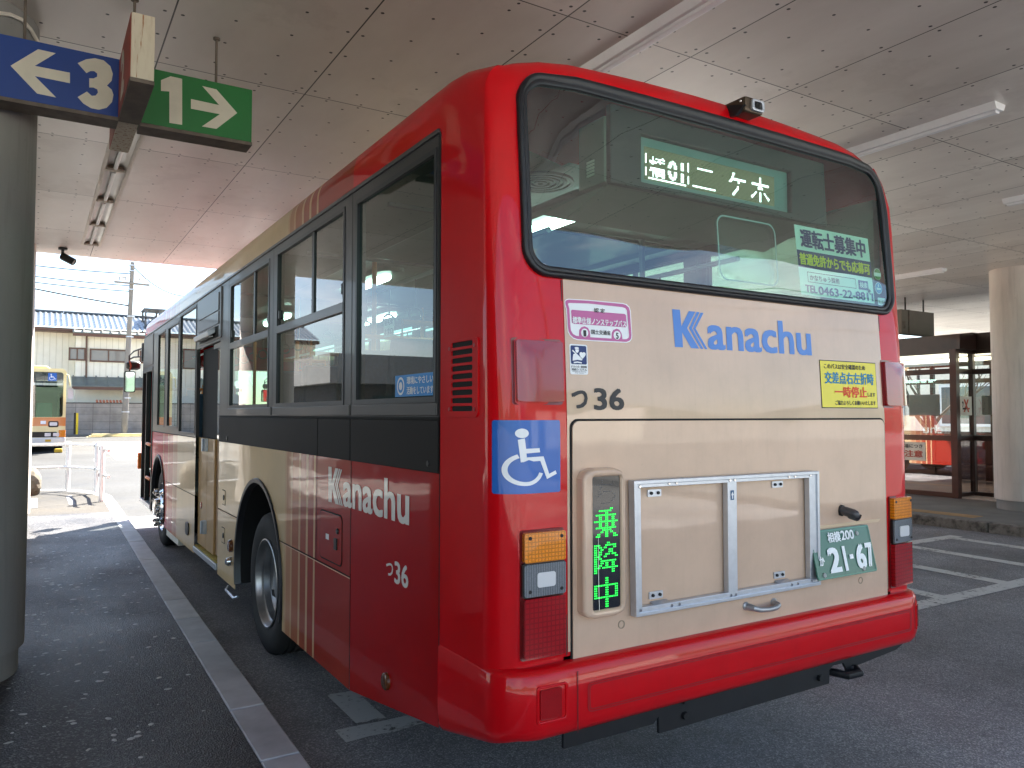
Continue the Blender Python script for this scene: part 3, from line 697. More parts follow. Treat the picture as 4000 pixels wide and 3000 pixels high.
# side coves of the roof, both sides, and the rounded front
vc = [2.845, VA] + [VA + (VT - VA) * k / 7 for k in range(1, 8)]
for side in (0, 1):
    for a, b in zip(vc, vc[1:]):
        for ya, yb2 in zip((.46, 3, 7), (3, 7, 10.3)):
            f = lambda y, v: Sh(BR - y, v) if side == 0 else Sh(U4 + y - BR, v)
            mb.face([f(ya, a), f(yb2, a), f(yb2, b), f(ya, b)])
fr = [(0, 0), (.06, -.01), (.16, -.04), (.26, -.10), (.33, -.19)]
def front_prof(x0, z0):  # closing curve at the front, from roof line down
    return [(x0, 10.3 + dy, z0 + dz) for dy, dz in fr]
xs_ = [xl + (xr_ - xl) * i / 14 for i in range(15)]
rows = [[Vector((x, 10.3 + dy, zroof(x, 10) + dz)) for dy, dz in fr] for x in xs_]
for A, B in zip(rows, rows[1:]):
    for k in range(len(fr) - 1): mb.face([A[k], B[k], B[k + 1], A[k + 1]])
mb.obj('roof', M_livery, bus, smooth=50)
# drip rail above the windows
mb = MB(); mb.box(-.012, .004, .47, 10.3, 2.838, 2.858); mb.obj('drip_rail', M_frame, bus, smooth=0, bevel=.004)

def Sd(y, z, off=0.0): return Vector((-off, y, z))
def Sr(y, z, off=0.0): return Vector((BW + off, y, z))
def arch(y0, z0, r, n=20): return [(y0 + r * math.cos(PI * k / n), z0 + r * math.sin(PI * k / n)) for k in range(n + 1)]
RW, FW = 3.33, 8.63
# left lower side: main skirt with arches, rear red panel
def skirt(fn, off=0):
    o1 = [(1.475, .316)] + [(2.72, .316)] + [(y, z) for y, z in arch(3.40, .55, .68)[0:0]]
    ar = [(3.40 - .68 * math.cos(PI * k / 24), .55 + .68 * math.sin(PI * k / 24)) for k in range(25)]
    af = [(8.66 - .62 * math.cos(PI * k / 24), .55 + .62 * math.sin(PI * k / 24)) for k in range(25)]
    return ar, af
ar, af = skirt(Sd)
mb = MB(); mb.fill([(1.475, .316), (2.72, .316)] + ar + [(4.08, .316), (4.79, .316), (4.79, 1.464), (1.475, 1.464)], Sd)
mb.obj('side_panel', M_livery, bus, smooth=0, fixn=False)
mb = MB(); mb.fill([(5.95, .316), (8.04, .316)] + af + [(9.28, .316), (9.32, .45), (9.32, 1.464), (5.95, 1.464)], Sd)
mb.obj('side_panel', M_livery, bus, smooth=0, fixn=False)
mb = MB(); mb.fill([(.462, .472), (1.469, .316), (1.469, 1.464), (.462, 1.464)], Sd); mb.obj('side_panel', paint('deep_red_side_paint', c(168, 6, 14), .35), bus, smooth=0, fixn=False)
# seams
def seam(mb, a, b, w_=.004, off=.0012, fn=Sd):
    a, b = Vector(a), Vector(b); d = (b - a).normalized(); n = Vector((-d.y, d.x)) * w_ / 2
    mb.face([fn(*(a + n), off), fn(*(b + n), off), fn(*(b - n), off), fn(*(a - n), off)])
for a, b in (((1.475, .878), (2.80, .878)), ((4.0, .883), (4.79, .883)), ((5.95, .885), (8.1, .885)), ((2.03, .878), (2.03, 1.464)), ((1.472, .33), (1.472, 1.464)), ((7.2, .33), (7.2, .885)), ((.462, .50), (.462, 1.464))):
    mb = MB(); seam(mb, a, b, .007); mb.obj('panel_seam', M_gap, bus, smooth=0, fixn=False)
for a, b in (((1.475, .870), (2.78, .870)), ((4.02, .875), (4.79, .875))):
    mb = MB(); seam(mb, a, b, .005); mb.obj('highlight_edge', mat('painted_highlight', c(226, 190, 160), .4), bus, smooth=0, fixn=False)  # pale line under the seam, a highlight painted along the panel edge
# dark belt of three panels below the windows
for ya, yb2 in ((.472, 1.474), (1.482, 2.006), (2.014, 4.78)):
    mb = MB(); mb.slab([(ya, 1.466), (yb2, 1.466), (yb2, 1.676), (ya, 1.676)], Sd, 0, .006); mb.obj('belt_panel', M_belt, bus, smooth=0, bevel=.003)
mb = MB(); mb.box(.004, .01, .466, 4.78, 1.44, 1.70); mb.obj('belt_backing', M_gap, bus, smooth=0)
mb = MB(); mb.lathe((-.006, .56, 1.50), (-1, 0, 0), [(0, .003), (.011, .003), (.014, 0)], 16); mb.obj('lock_cap', M_black, bus); mb = MB(); mb.lathe((-.006, 4.43, 1.50), (-1, 0, 0), [(0, .006), (.018, .006), (.022, 0)], 16); mb.obj('lock_cap', M_black, bus)

# window band on both sides
WINS = [(.505, 1.41, 1.762, 2.776), (1.60, 2.925, 1.762, 2.785), (3.14, 4.385, 1.762, 2.775), (6.01, 7.02, 1.50, 2.806), (7.14, 7.95, 1.55, 2.757), (8.19, 8.84, 1.55, 2.757)]
DOOR = (4.80, 5.945, .40, 2.345); FDOOR = (9.32, 10.52, .42, 2.36)
bandR = rrect
h = [[(a, z0), (b, z0), (b, z1), (a, z1)] for a, b, z0, z1 in WINS]
mb = MB()
mb.slab([(.47, 1.690), (4.79, 1.690), (4.79, 2.350), (5.95, 2.350), (5.95, 1.470), (9.315, 1.470), (9.315, 2.365), (10.55, 2.365), (10.45, 2.838), (.47, 2.838)], Sd, -.03, .002, h)
mb.obj('window_band', M_frame, bus, smooth=0)
def win(k, y0, y1, z0, z1, fn, name='side_window'):
    t = .022
    mb = MB(); mb.slab([(y0 - .012, z0 - .012), (y1 + .012, z0 - .012), (y1 + .012, z1 + .012), (y0 - .012, z1 + .012)], fn, -.012, .006, [[(y0 + t * .5, z0 + t * .5), (y1 - t * .5, z0 + t * .5), (y1 - t * .5, z1 - t * .5), (y0 + t * .5, z1 - t * .5)]])
    f = mb.obj(name, M_rubber, bus, smooth=0)
    mb = MB(); mb.fill([(y0, z0), (y1, z0), (y1, z1), (y0, z1)], lambda a, b: fn(a, b, -.008)); mb.obj('pane', M_glass, f, smooth=0, fixn=False)
    if k in (1, 2):
        mb = MB(); mb.slab([(y0, 2.240), (y1, 2.240), (y1, 2.292), (y0, 2.292)], fn, -.012, .008); mb.obj('mid_rail', M_frame, f, smooth=0, bevel=.003)
        ym = 2.15 if k == 1 else 3.58
        mb = MB(); mb.slab([(ym - .02, 2.292), (ym + .02, 2.292), (ym + .02, z1), (ym - .02, z1)], fn, -.02, .0); mb.obj('slider_post', M_black, f, smooth=0)
        for yy in (y0 + .03, y1 - .05):
            mb = MB(); c0 = fn(yy, 2.365, -.006); mb.obox(c0, (1, 0, 0), (0, 1, 0), (0, 0, 1), .012, .012, .03); mb.obj('latch', M_black, f, smooth=0, bevel=.006)
    return f
for k, q in enumerate(WINS): win(k, *q, Sd)
# band posts standing proud between the windows, with fine shadow gaps
mb = MB()
for y in (.474, 1.475, 3.02, 4.46, 5.97, 7.08, 8.06, 9.0): seam(mb, (y, 1.695), (y, 2.836), .006, .0035)
seam(mb, (.47, 1.684), (4.79, 1.684), .012, .003); seam(mb, (5.95, 1.468), (9.31, 1.468), .010, .003)
mb.obj('band_gap', M_gap, bus, smooth=0, fixn=False)
mb = MB()
for y0, y1 in ((.48, 1.46), (1.49, 3.0), (3.04, 4.44)):
    mb.slab([(y0, 1.694), (y1, 1.694), (y1, 1.748), (y0, 1.748)], Sd, 0, .009)
mb.obj('window_sill', M_frame, bus, smooth=0, bevel=.004)
# panel above the middle door with the folding lamp recess
mb = MB(); mb.slab([(4.73, 2.372), (5.83, 2.372), (5.83, 2.822), (4.73, 2.822)], Sd, 0, .014); dp = mb.obj('door_header_panel', M_frame, bus, smooth=0, bevel=.012)
mb = MB(); mb.slab([(4.80, 2.62), (5.76, 2.62), (5.76, 2.78), (4.80, 2.78)], Sd, .012, .022); mb.slab([(4.80, 2.50), (5.76, 2.50), (5.76, 2.61), (4.80, 2.61)], Sd, .012, .022); mb.obj('pressed_rib', M_frame, dp, smooth=0, bevel=.008)
mb = MB(); mb.slab([(4.83, 2.385), (5.74, 2.385), (5.74, 2.485), (4.83, 2.485)], Sd, .0, .0155); mb.obj('lamp_recess', M_gap, dp, smooth=0)
mb = MB(); mb.prism([(-.016, 4.95, 2.485), (-.085, 4.95, 2.44), (-.075, 4.95, 2.40), (-.016, 4.95, 2.43)], (0, .72, 0)); mb.obj('door_lamp', M_alu, dp, smooth=0, bevel=.004)
mb = MB()
for k in range(3): mb.box(-.082, -.03, 4.98 + .23 * k, 5.16 + .23 * k, 2.398, 2.404)
mb.obj('lamp_lens', M_white, dp, smooth=0)
# middle door: dark glazed leaves over tan panels, set back in the opening
dr = MB(); dr.box(.05, .075, DOOR[0], 5.50, .42, 1.47); d1 = dr.obj('middle_door', M_cream, bus, smooth=0, bevel=.004)
mb = MB(); mb.box(.03, .06, 5.51, DOOR[1], .42, 1.47); mb.obj('door_panel', M_tan, d1, smooth=0, bevel=.004)
mb = MB(); mb.box(.028, .05, 5.14, 5.49, .42, 1.47); mb.obj('door_panel', M_tan, d1, smooth=0, bevel=.004)
mb = MB(); mb.box(.06, .09, 5.16, DOOR[1], 1.475, DOOR[3]); mb.obj('dark_leaf', M_gap, d1, smooth=0)
mb = MB(); mb.fill([(4.80, 1.475), (5.15, 1.475), (5.15, 2.345), (4.80, 2.345)], lambda a, b: Sd(a, b, -.05)); mb.obj('door_pane', M_glass, d1, smooth=0, fixn=False)
mb = MB(); mb.box(.02, .06, 4.82, 5.2, 2.30, 2.345); mb.obj('door_track', M_frame, d1, smooth=0)
for z in (1.40, .62):
    mb = MB(); mb.box(-.004, .03, 5.46, 5.54, z - .05, z + .07); mb.tube([(-.012, 5.5, z - .05), (-.012, 5.5, z + .07)], .012, 8); mb.obj('hinge', M_alu, d1, smooth=30)
mb = MB(); mb.box(-.015, .30, DOOR[0] + .01, DOOR[1] - .02, .345, .395); mb.obj('step_edge', M_alu, d1, smooth=0, bevel=.004)
mb = MB(); mb.box(.0, .25, DOOR[0] + .03, DOOR[1] - .04, .397, .410); mb.obj('step_tread', mat('yellow_step_tread', c(176, 156, 60), .6, 0, 0, .2, 9), d1, smooth=0)
mb = MB(); mb.lathe((.0299, 5.77, .81), (-1, 0, 0), [(0, .006), (.03, .006), (.034, 0)], 18); mb.obj('side_reflector', M_reflector, d1)
# front door: open dark doorway with its leaves folded inside
mb = MB(); mb.box(.55, .56, FDOOR[0] - .3, 10.5, .3, 2.5); fd = mb.obj('front_doorway', M_gap, bus, smooth=0)
mb = MB()
for y in (FDOOR[0] + .03, 10.02, 10.48): mb.box(-.01, .05, y - .025, y + .025, .42, 2.36)
mb.box(-.01, .05, 9.33, 10.5, 2.31, 2.36); mb.obj('door_post', M_black, fd, smooth=0, bevel=.005)
mb = MB(); mb.box(-.02, .5, 9.33, 10.5, .40, .46); mb.obj('door_step', M_alu, fd, smooth=0)
for z in (1.27, .80):
    mb = MB(); mb.tube([(.0, 9.40, z), (-.03, 9.46, z + .02), (-.03, 9.62, z + .02), (.0, 9.68, z)], .022, 8); mb.obj('grab_handle', M_amberlit, fd)
mb = MB(); mb.slab([(9.34, 2.39), (10.45, 2.39), (10.40, 2.82), (9.34, 2.82)], Sd, 0, .012); mb.obj('front_header_panel', M_frame, bus, smooth=0, bevel=.01)
# front corner lamp
mb = MB(); mb.box(-.05, .0, 10.52, 10.60, .88, 1.12); mb.obj('front_turn_lamp', M_amberlit, bus, smooth=0, bevel=.012)
# lids, caps and markers low on the left side
mb = MB(); mb.slab(rrect(1.602, 1.955, .912, 1.165, .03), Sd, 0, .004); lid = mb.obj('filler_lid', M_livery, bus, smooth=0, bevel=.002)
mb = MB(); mb.slab(rrect(1.594, 1.963, .904, 1.173, .035), Sd, 0, .0022); mb.obj('lid_gap', M_gap, lid, smooth=0)
mb = MB(); mb.slab([(1.66, .985), (1.70, .985), (1.70, 1.045), (1.66, 1.045)], Sd, 0, .012); mb.lathe((-.004, 1.655, 1.085), (-1, 0, 0), [(0, .008), (.014, .008), (.016, 0)], 14); mb.obj('lid_lock', M_black, lid)
mb = MB(); mb.slab([(1.80, 1.02), (1.85, 1.02), (1.85, 1.05), (1.80, 1.05)], Sd, 0, .0055); mb.obj('lid_label', M_white, lid, smooth=0)
mb = MB(); mb.lathe((0, .99, .50), (-1, 0, 0), [(0, .016), (.032, .016), (.038, .012), (.040, 0)], 24); mb.obj('side_marker', mat('brown_marker_lens', c(96, 52, 24), .25, 0, .6), bus)
for y0, y1, z0, z1 in ((4.50, 4.62, .94, 1.055), (4.50, 4.62, .62, .74)):
    mb = MB(); mb.slab(rrect(y0, y1, z0, z1, .012), Sd, 0, .0035); q = mb.obj('service_lid', M_livery, bus, smooth=0, bevel=.002)
    mb = MB(); mb.slab(rrect(y0 - .006, y1 + .006, z0 - .006, z1 + .006, .015), Sd, 0, .0018); mb.obj('lid_gap', M_gap, q, smooth=0)
    mb = MB(); mb.lathe((-.0035, y0 + .04, (z0 + z1) / 2), (-1, 0, 0), [(0, .006), (.02, .006), (.024, 0)], 16); mb.obj('lid_lock', M_black, q)
mb = MB(); mb.slab(rrect(6.24, 6.42, .45, .58, .05), Sd, 0, .014); mb.obj('side_marker', M_black, bus, smooth=0, bevel=.004)
mb = MB(); mb.lathe((-.0, 4.22, .64), (-1, 0, 0), [(0, .03), (.04, .03), (.05, .02), (.052, 0)], 24); mb.obj('side_marker', mat('brown_marker_lens', c(96, 52, 24), .25, 0, .6), bus)
mb = MB(); mb.lathe((.0, 4.20, .52), (-1, -.2, 0), [(0, .055), (.022, .052), (.034, .036), (.036, 0)], 24); mb.obj('side_lamp', M_chrome, bus)
mb = MB(); mb.tube([(-.0, 4.32, .30), (-.025, 4.30, .275), (-.025, 4.02, .265), (0, 3.98, .28)], .010, 8); mb.obj('step_bar', M_alu, bus)
mb = MB(); mb.box(.02, .10, 7.1, 8.0, .22, .30); mb.obj('underbody_bar', M_offwhite, bus, smooth=0, bevel=.01)

# wheel arches and wheels
def wheel(yc, name, zc, front):
    lst = skirt(Sd)[1 if front else 0]
    ca = (8.66, .55, .62) if front else (3.40, .55, .68)
    mb = MB(); lin = MB(); n = 28; pr = []
    for k in range(n + 1):
        a = -.28 + (PI + .56) * k / n; pr.append((a))
    for A, B in zip(pr, pr[1:]):
        q = []
        for a in (A, B):
            cy, sz = math.cos(a), math.sin(a)
            q.append([(-.004, ca[0] + (ca[2] + .012) * cy, ca[1] + (ca[2] + .012) * sz), (-.014, ca[0] + (ca[2] + .004) * cy, ca[1] + (ca[2] + .006) * sz), (-.012, ca[0] + (ca[2] - .022) * cy, ca[1] + (ca[2] - .022) * sz), (.03, ca[0] + (ca[2] - .035) * cy, ca[1] + (ca[2] - .035) * sz), (.9, ca[0] + (ca[2] - .03) * cy, ca[1] + (ca[2] - .03) * sz)])
        for k in range(4): (mb if k < 3 else lin).face([q[0][k], q[1][k], q[1][k + 1], q[0][k + 1]])
    mb.obj('wheel_arch', M_rubber, bus); lin.obj('arch_inner', M_gap, bus)
    mb = MB(); mb.box(.70, .72, yc - .8, yc + .8, .2, 1.3); mb.obj('arch_liner', M_gap, bus, smooth=0)
    x0 = .045
    mb = MB(); W_ = .27; R0 = .497
    prof = [(.300, .02), (.335, .004), (.40, -.004), (.455, .004), (.485, .022), (R0, .05)]
    for k in range(4):
        a = .07 + k * .045; prof += [(R0, a), (R0 - .012, a + .004), (R0 - .012, a + .016), (R0, a + .02)]
    prof += [(R0, W_ - .03), (.47, W_), (.3, W_ - .01)]
    mb.lathe((x0, yc, zc), (1, 0, 0), prof, 64)
    wh = mb.obj('wheel', M_tyre, bus, smooth=40)
    mb = MB()
    if not front: mb.lathe((x0, yc, zc), (1, 0, 0), [(.305, .018), (.312, .004), (.302, .0), (.292, .012), (.286, .04), (.268, .055), (.262, .10), (.235, .12), (.215, .135), (.19, .137), (.15, .14), (.142, .10), (.135, .09), (.06, .085), (0, .085)], 64)
    else: mb.lathe((x0, yc, zc), (1, 0, 0), [(.305, .018), (.312, .004), (.300, .0), (.290, .03), (.27, .04), (.24, .02), (.20, -.03), (.17, -.045), (.12, -.04), (.11, -.085), (.07, -.10), (0, -.10)], 64)
    mb.obj('rim', M_rim if not front else M_chrome, wh, smooth=40)
    mb = MB()
    rr, nn, xo = (.168, 8, .14) if not front else (.168, 10, -.045)
    for k in range(nn):
        a = 2 * PI * k / nn; mb.lathe((x0 + xo, yc + rr * math.cos(a), zc + rr * math.sin(a)), (-1, 0, 0), [(0, .04), (.014, .04), (.017, .0)], 6)
        if front: mb.lathe((x0 + xo, yc + .225 * math.cos(a + .3), zc + .225 * math.sin(a + .3)), (-1, 0, 0), [(0, .05), (.018, .045), (.022, .0)], 10)
    mb.obj('wheel_nuts', M_chrome if front else M_steel, wh)
    mb = MB()
    mb.lathe((BW - x0, yc, zc), (-1, 0, 0), prof, 48); w2 = mb.obj('wheel', M_tyre, bus, smooth=40)
    mb = MB(); mb.lathe((BW - x0, yc, zc), (-1, 0, 0), [(.305, .018), (.312, .004), (.29, .02), (.26, .10), (.19, .137), (.06, .09), (0, .09)], 48); mb.obj('rim', M_rim, w2, smooth=40)
wheel(RW, 'rear', .50, False); wheel(FW, 'front', .50, True)
# side lettering
MLW = mat('white_side_lettering', c(226, 220, 214), .4, 0, .4)
mb = MB(); logo(mb, -1.825, -.75, 1.226, 1.415, lambda a, b: Sd(-a, b, .002)); mb.obj('side_logo', MLW, bus, fixn=False)
mb = MB(); lay(mb, 'つ', -1.0, -.92, .975, 1.033, lambda a, b: Sd(-a, b, .002), .025); lay(mb, '36', -.905, -.755, .954, 1.052, lambda a, b: Sd(-a, b, .002), .03); mb.obj('side_number', MLW, bus, fixn=False)
FX = lambda k: (lambda a, b: Sd(-a, b, .009 + k))
# blue sticker on the rear side window
mb = MB(); mb.slab([(.515, 1.778), (.925, 1.778), (.925, 1.873), (.515, 1.873)], Sd, -.007, -.004); st = mb.obj('blue_window_sticker', M_sblue, bus, smooth=0)
mb = MB(); f2 = lambda a, b: Sd(-a, b, -.003); lay(mb, '環境にやさしい', -.795, -.53, 1.830, 1.864, f2, .03); lay(mb, '活動をしています', -.795, -.53, 1.786, 1.820, f2, .03); mb.obj('lettering', M_white, st, fixn=False)
mb = MB(); mb.fill(circ(-.862, 1.825, .04), f2, [circ(-.862, 1.825, .03)]); mb.fill(circ(-.862, 1.825, .018), f2); mb.obj('emblem', M_white, st, fixn=False)
mb = MB(); mb.slab([(.98, 2.06), (1.10, 2.06), (1.10, 2.15), (.98, 2.15)], Sd, -.02, -.018); st = mb.obj('window_notice', M_offwhite, bus, smooth=0)
mb = MB(); lay(mb, '優先席', -1.09, -.99, 2.115, 2.14, lambda a, b: Sd(-a, b, -.017), .03); lay(mb, '非常口', -1.09, -.99, 2.07, 2.10, lambda a, b: Sd(-a, b, -.017), .03); mb.obj('lettering', M_ink, st, fixn=False)

# right side: one sheet with the same windows (seen through the bus and in reflections)
hr = [[(a, z0), (b, z0), (b, z1), (a, z1)] for a, b, z0, z1 in [(.505, 1.41, 1.762, 2.776), (1.60, 2.925, 1.762, 2.785), (3.14, 4.385, 1.762, 2.775), (4.6, 5.9, 1.762, 2.775), (6.1, 7.3, 1.762, 2.775), (7.5, 8.7, 1.762, 2.775), (8.9, 10.2, 1.55, 2.775)]]
mb = MB(); mb.slab([(.46, 1.69), (10.5, 1.69), (10.5, 2.845), (.46, 2.845)], Sr, -.03, 0, hr); mb.obj('window_band', M_frame, bus, smooth=0)
for k, q in enumerate(hr): win(1 if k == 1 else 2 if k == 2 else 0, q[0][0], q[1][0], q[0][1], q[2][1], Sr)
arR = [(3.40 - .68 * math.cos(PI * k / 24), .55 + .68 * math.sin(PI * k / 24)) for k in range(25)]
mb = MB(); mb.fill([(.46, .47), (1.47, .316), (2.72, .316)] + arR + [(4.08, .316), (8.04, .316)] + af + [(9.28, .316), (10.5, .316), (10.5, 1.69), (.46, 1.69)], Sr); mb.obj('side_panel', M_livery, bus, smooth=0, fixn=False)
mb = MB(); logo(mb, .8, 2.3, 1.18, 1.43, lambda a, b: Sr(a, b, .003)); mb.obj('side_logo', MLW, bus, fixn=False)
mb = MB(); lay(mb, 'つ36', .85, 1.1, .95, 1.05, lambda a, b: Sr(a, b, .003), .03); mb.obj('side_number', MLW, bus, fixn=False)

# front of the bus
mb = MB()
fo = rrect(.05, BW - .05, .35, 2.86, .08); fh = rrect(.14, BW - .14, 1.15, 2.40, .1)
mb.slab(fo, lambda x, z, o: Vector((x, LB - .03 + o, z)), -.25, 0, [fh]); mb.obj('front_panel', M_red, bus, smooth=0)
mb = MB(); mb.fill(fh, lambda x, z: Vector((x, LB - .06, z))); mb.obj('windscreen', M_clear, bus, smooth=0, fixn=False)
# mirrors reaching out at the front left corner
mb = MB()
mb.tube([(.03, 10.62, 2.72), (-.10, 10.85, 2.67), (-.16, 10.9, 2.60), (-.15, 10.9, 2.36)], .012, 8); mb.tube([(.03, 10.62, 2.58), (-.10, 10.85, 2.58), (-.15, 10.9, 2.55)], .012, 8); mb.tube([(-.05, 10.75, 2.70), (-.05, 10.75, 2.58)], .010, 8)
mr = mb.obj('mirror_arm', M_black, bus)
mb = MB(); mb.slab(rrect(-.225, -.07, 2.036, 2.365, .03), lambda x, z, o: Vector((x, 10.9 - o - (x + .15) * .35, z)), -.05, .0); mb.obj('mirror_case', M_black, mr, smooth=30, bevel=.01)
mb = MB(); mb.fill(rrect(-.213, -.082, 2.05, 2.35, .025), lambda x, z: Vector((x, 10.898 - (x + .15) * .35, z))); mb.obj('mirror_glass', mat('mirror_glass', c(225, 230, 230), .03, 1), mr, fixn=False)
mb = MB(); mb.lathe((-.10, 10.93, 2.455), (1, -.25, 0), [(0, -.10), (.05, -.09), (.07, -.05), (.07, .06), (.05, .10), (0, .11)], 20); mb.obj('round_mirror', M_black, mr)
mb = MB(); mb.tube([(-.16, 10.86, 2.52), (-.14, 10.85, 2.44), (-.15, 10.86, 2.39)], .012, 6); mb.obj('mirror_strap', mat('orange_brown_strap', c(150, 70, 40), .5), mr)
mb = MB(); mb.box(-.02, .02, 10.55, 10.63, 2.5, 2.78); mb.obj('mirror_bracket', M_black, mr, smooth=0, bevel=.01)

# ------------------------------------------------------------------ rear of the bus
rl = [(ux(.289 + (2.238 - .289) * k / 10), v) for k in range(11) for v in (1.7, 1.8, 1.9, 2.0, 2.1, 2.2)]
XL_, XR_ = .289, 2.238
mb = MB(); mb.fill([(ux(XL_), .84), (ux(XR_), .84), (ux(XR_), 1.69)] + [(ux(XR_), v) for v in (1.8, 1.9, 2.0, 2.1, 2.2)] + [(ux(XR_), 2.235), (ux(XL_), 2.235)] + [(ux(XL_), v) for v in (2.2, 2.1, 2.0, 1.9, 1.8, 1.69)], lambda u, v: Sh(u, v, .0025), (), rl)
mb.obj('rear_panel', M_cream, bus, smooth=60)
mb = MB(); mb.slab([(a, b) for a, b in rrect(.300, 2.232, .60, 1.684, .035)], lambda a, b, o: P(a, b, o), .002, .0045); mb.obj('hatch_gap', M_gap, bus, smooth=0)
HZ = rrect(.308, 2.224, .615, 1.676, .03)
mb = MB(); mb.slab(HZ, lambda a, b, o: P(a, b, o), .003, .009); hatch = mb.obj('engine_hatch', M_cream, bus, smooth=0, bevel=.003)
OH = .0095
# window rubber and glass
def rrect_u(x0, x1, z0, z1, r): return [(ux(a), b) for a, b in rrect(x0, x1, z0, z1, r, 8)]
prof_r = [(.0, -.01, .0), (.0, .012, 0), (.008, .020, 0), (.020, .022, 0), (.030, .016, 0), (.034, .012, 0), (.046, .014, 0), (.056, .010, 0), (.060, -.006, 0)]
mb = MB(); rows = []
for ins, off, _ in prof_r:
    L = []
    ins *= .74; base = rrect(.114 + ins, 2.376 - ins, 2.205 + ins, 2.998 - ins, .105 - ins * .8, 8); pts = []
    for k in range(len(base)):
        a, b = base[k], base[(k + 1) % len(base)]; n = 12 if math.dist(a, b) > .3 else 1
        pts += [(a[0] + (b[0] - a[0]) * i / n, a[1] + (b[1] - a[1]) * i / n) for i in range(n)]
    rows.append([mb.b.verts.new(P(x, z, off)) for x, z in pts])
for A, B in zip(rows, rows[1:]):
    n = len(A)
    for k in range(n): mb.b.faces.new((A[k], A[(k + 1) % n], B[(k + 1) % n], B[k]))
rw = mb.obj('rear_window', M_rubber, bus, smooth=50)
mb = MB(); gl = rrect(.135, 2.355, 2.225, 2.978, .085, 8)
gx = [(.13 + 2.23 * i / 24, 2.23 + .745 * j / 10) for i in range(25) for j in range(11)]
def GS(x, z, off=.0): return P(x, z, off + .004 - .018 * (2 * (x - 1.245) / 2.2) ** 4 * 0)
mb.fill(gl, lambda a, b: GS(a, b), (), gx); mb.obj('rear_glass', M_rglass, rw, smooth=60)
# panel gap lines on the red corners
for x in (.283, 2.245):
    mb = MB(); seam(mb, (x, .83), (x, 2.2), .006, .003, lambda a, b, o: P(a, b, o)); mb.obj('panel_seam', mat('dark_red_seam', c(90, 6, 10), .5), bus, smooth=0, fixn=False)
# Kanachu-style word mark and fleet number
mb = MB(); logo(mb, .832, 1.699, 1.9755, 2.1305, Pf(.004)); mb.obj('rear_logo', M_logo, bus, fixn=False)
mb = MB(); lay(mb, 'つ', .310, .384, 1.722, 1.790, Pf(.004), .035); lay(mb, '36', .413, .560, 1.7165, 1.800, Pf(.004), .035); mb.obj('rear_number', M_ink, bus, fixn=False)
# stickers
def rfan(L): return L
SX0, SX1, SZ0, SZ1 = .281, .597, 1.972, 2.124
def tz(x, y):                                           # sticker zoom pixels -> rear x, z
    px, py = 2150 + x / 4.74, 1150 + y / 4.74; p = at_y(px, py, .018); return (p.x, p.z)
mb = MB(); outl = [(265, 130), (290, 92), (340, 78), (700, 98), (1350, 158), (1420, 180), (1470, 230), (1490, 300), (1500, 760), (1490, 830), (1450, 880), (1390, 900), (1200, 890), (800, 870), (480, 848), (400, 820), (340, 760), (305, 690), (300, 600), (290, 270), (268, 200)]
mb.fill([tz(*p) for p in outl], Pf(.004)); s1 = mb.obj('pink_bus_sticker', M_white, bus, smooth=0, fixn=False)
inn = [(278, 135), (300, 106), (345, 96), (700, 115), (1345, 176), (1405, 196), (1452, 240), (1472, 305), (1484, 755), (1474, 822), (1440, 862), (1385, 882), (800, 852), (485, 832), (415, 806), (352, 750), (320, 685), (312, 600), (303, 270), (283, 200)]
hol = [(325, 175), (345, 158), (700, 168), (1340, 236), (1390, 258), (1418, 300), (1440, 760), (1430, 805), (1390, 830), (1315, 832), (1300, 720), (1260, 655), (1210, 637), (1150, 660), (1120, 715), (1112, 820), (720, 795), (715, 690), (680, 620), (620, 592), (560, 610), (520, 660), (510, 775), (460, 770), (400, 735), (365, 670), (355, 560), (350, 270)]
mb = MB(); mb.fill([tz(*p) for p in inn], Pf(.005), [[tz(*p) for p in hol]]); mb.fill([tz(*p) for p in [(378, 300), (400, 285), (1370, 362), (1398, 385), (1402, 590), (1385, 612), (420, 545), (388, 525)]], Pf(.005)); mb.obj('pink_print', M_pink, s1, smooth=0, fixn=False)
mb = MB()
for q in ((615, 715, 66), (1215, 760, 66)): mb.fill([tz(q[0] + q[2] * math.cos(a * PI / 10), q[1] + 80 * math.sin(a * PI / 10)) for a in range(20)], Pf(.006))
a0, z0 = tz(395, 500); a1, z1 = tz(1390, 430); lay(mb, '標準仕様ノンステップバス', a0, a1, 2.040, 2.066, Pf(.006), .03); mb.obj('white_print', M_white, s1, smooth=0, fixn=False)
mb = MB(); a0, _ = tz(805, 260); a1, _ = tz(1005, 260); lay(mb, '認 定', a0, a1, 2.088, 2.106, Pf(.0055), .02)
a0, _ = tz(740, 690); a1, _ = tz(1095, 690); lay(mb, '国土交通省', a0, a1, 2.004, 2.022, Pf(.0055), .02)
for t_, px in (('1', 615), ('5', 1215)): a0, z0 = tz(px, 725 if t_ == '1' else 770); lay(mb, t_, a0 - .0065, a0 + .0065, z0 - .012, z0 + .012, Pf(.0066), .03)
mb.obj('lettering', M_ink, s1, fixn=False)
mb = MB(); mb.fill(rrect(.307, .390, 1.849, 1.962, .008), Pf(.004)); s2 = mb.obj('driver_alert_sticker', M_white, bus, smooth=0, fixn=False)
mb = MB(); mb.fill(rrect(.312, .385, 1.887, 1.957, .006), Pf(.005)); mb.obj('navy_print', M_navy2, s2, smooth=0, fixn=False)
mb = MB(); q = lambda x, y: (.307 + (x - 380) / 320 * .083, 1.962 - (y - 905) / 580 * .113)
mb.fill([q(505 + 38 * math.cos(a * PI / 10), 980 + 22 * math.sin(a * PI / 10)) for a in range(20)], Pf(.006)); mb.fill([q(*p) for p in ((476, 1005), (545, 1005), (535, 1050), (515, 1075), (485, 1060))], Pf(.006))
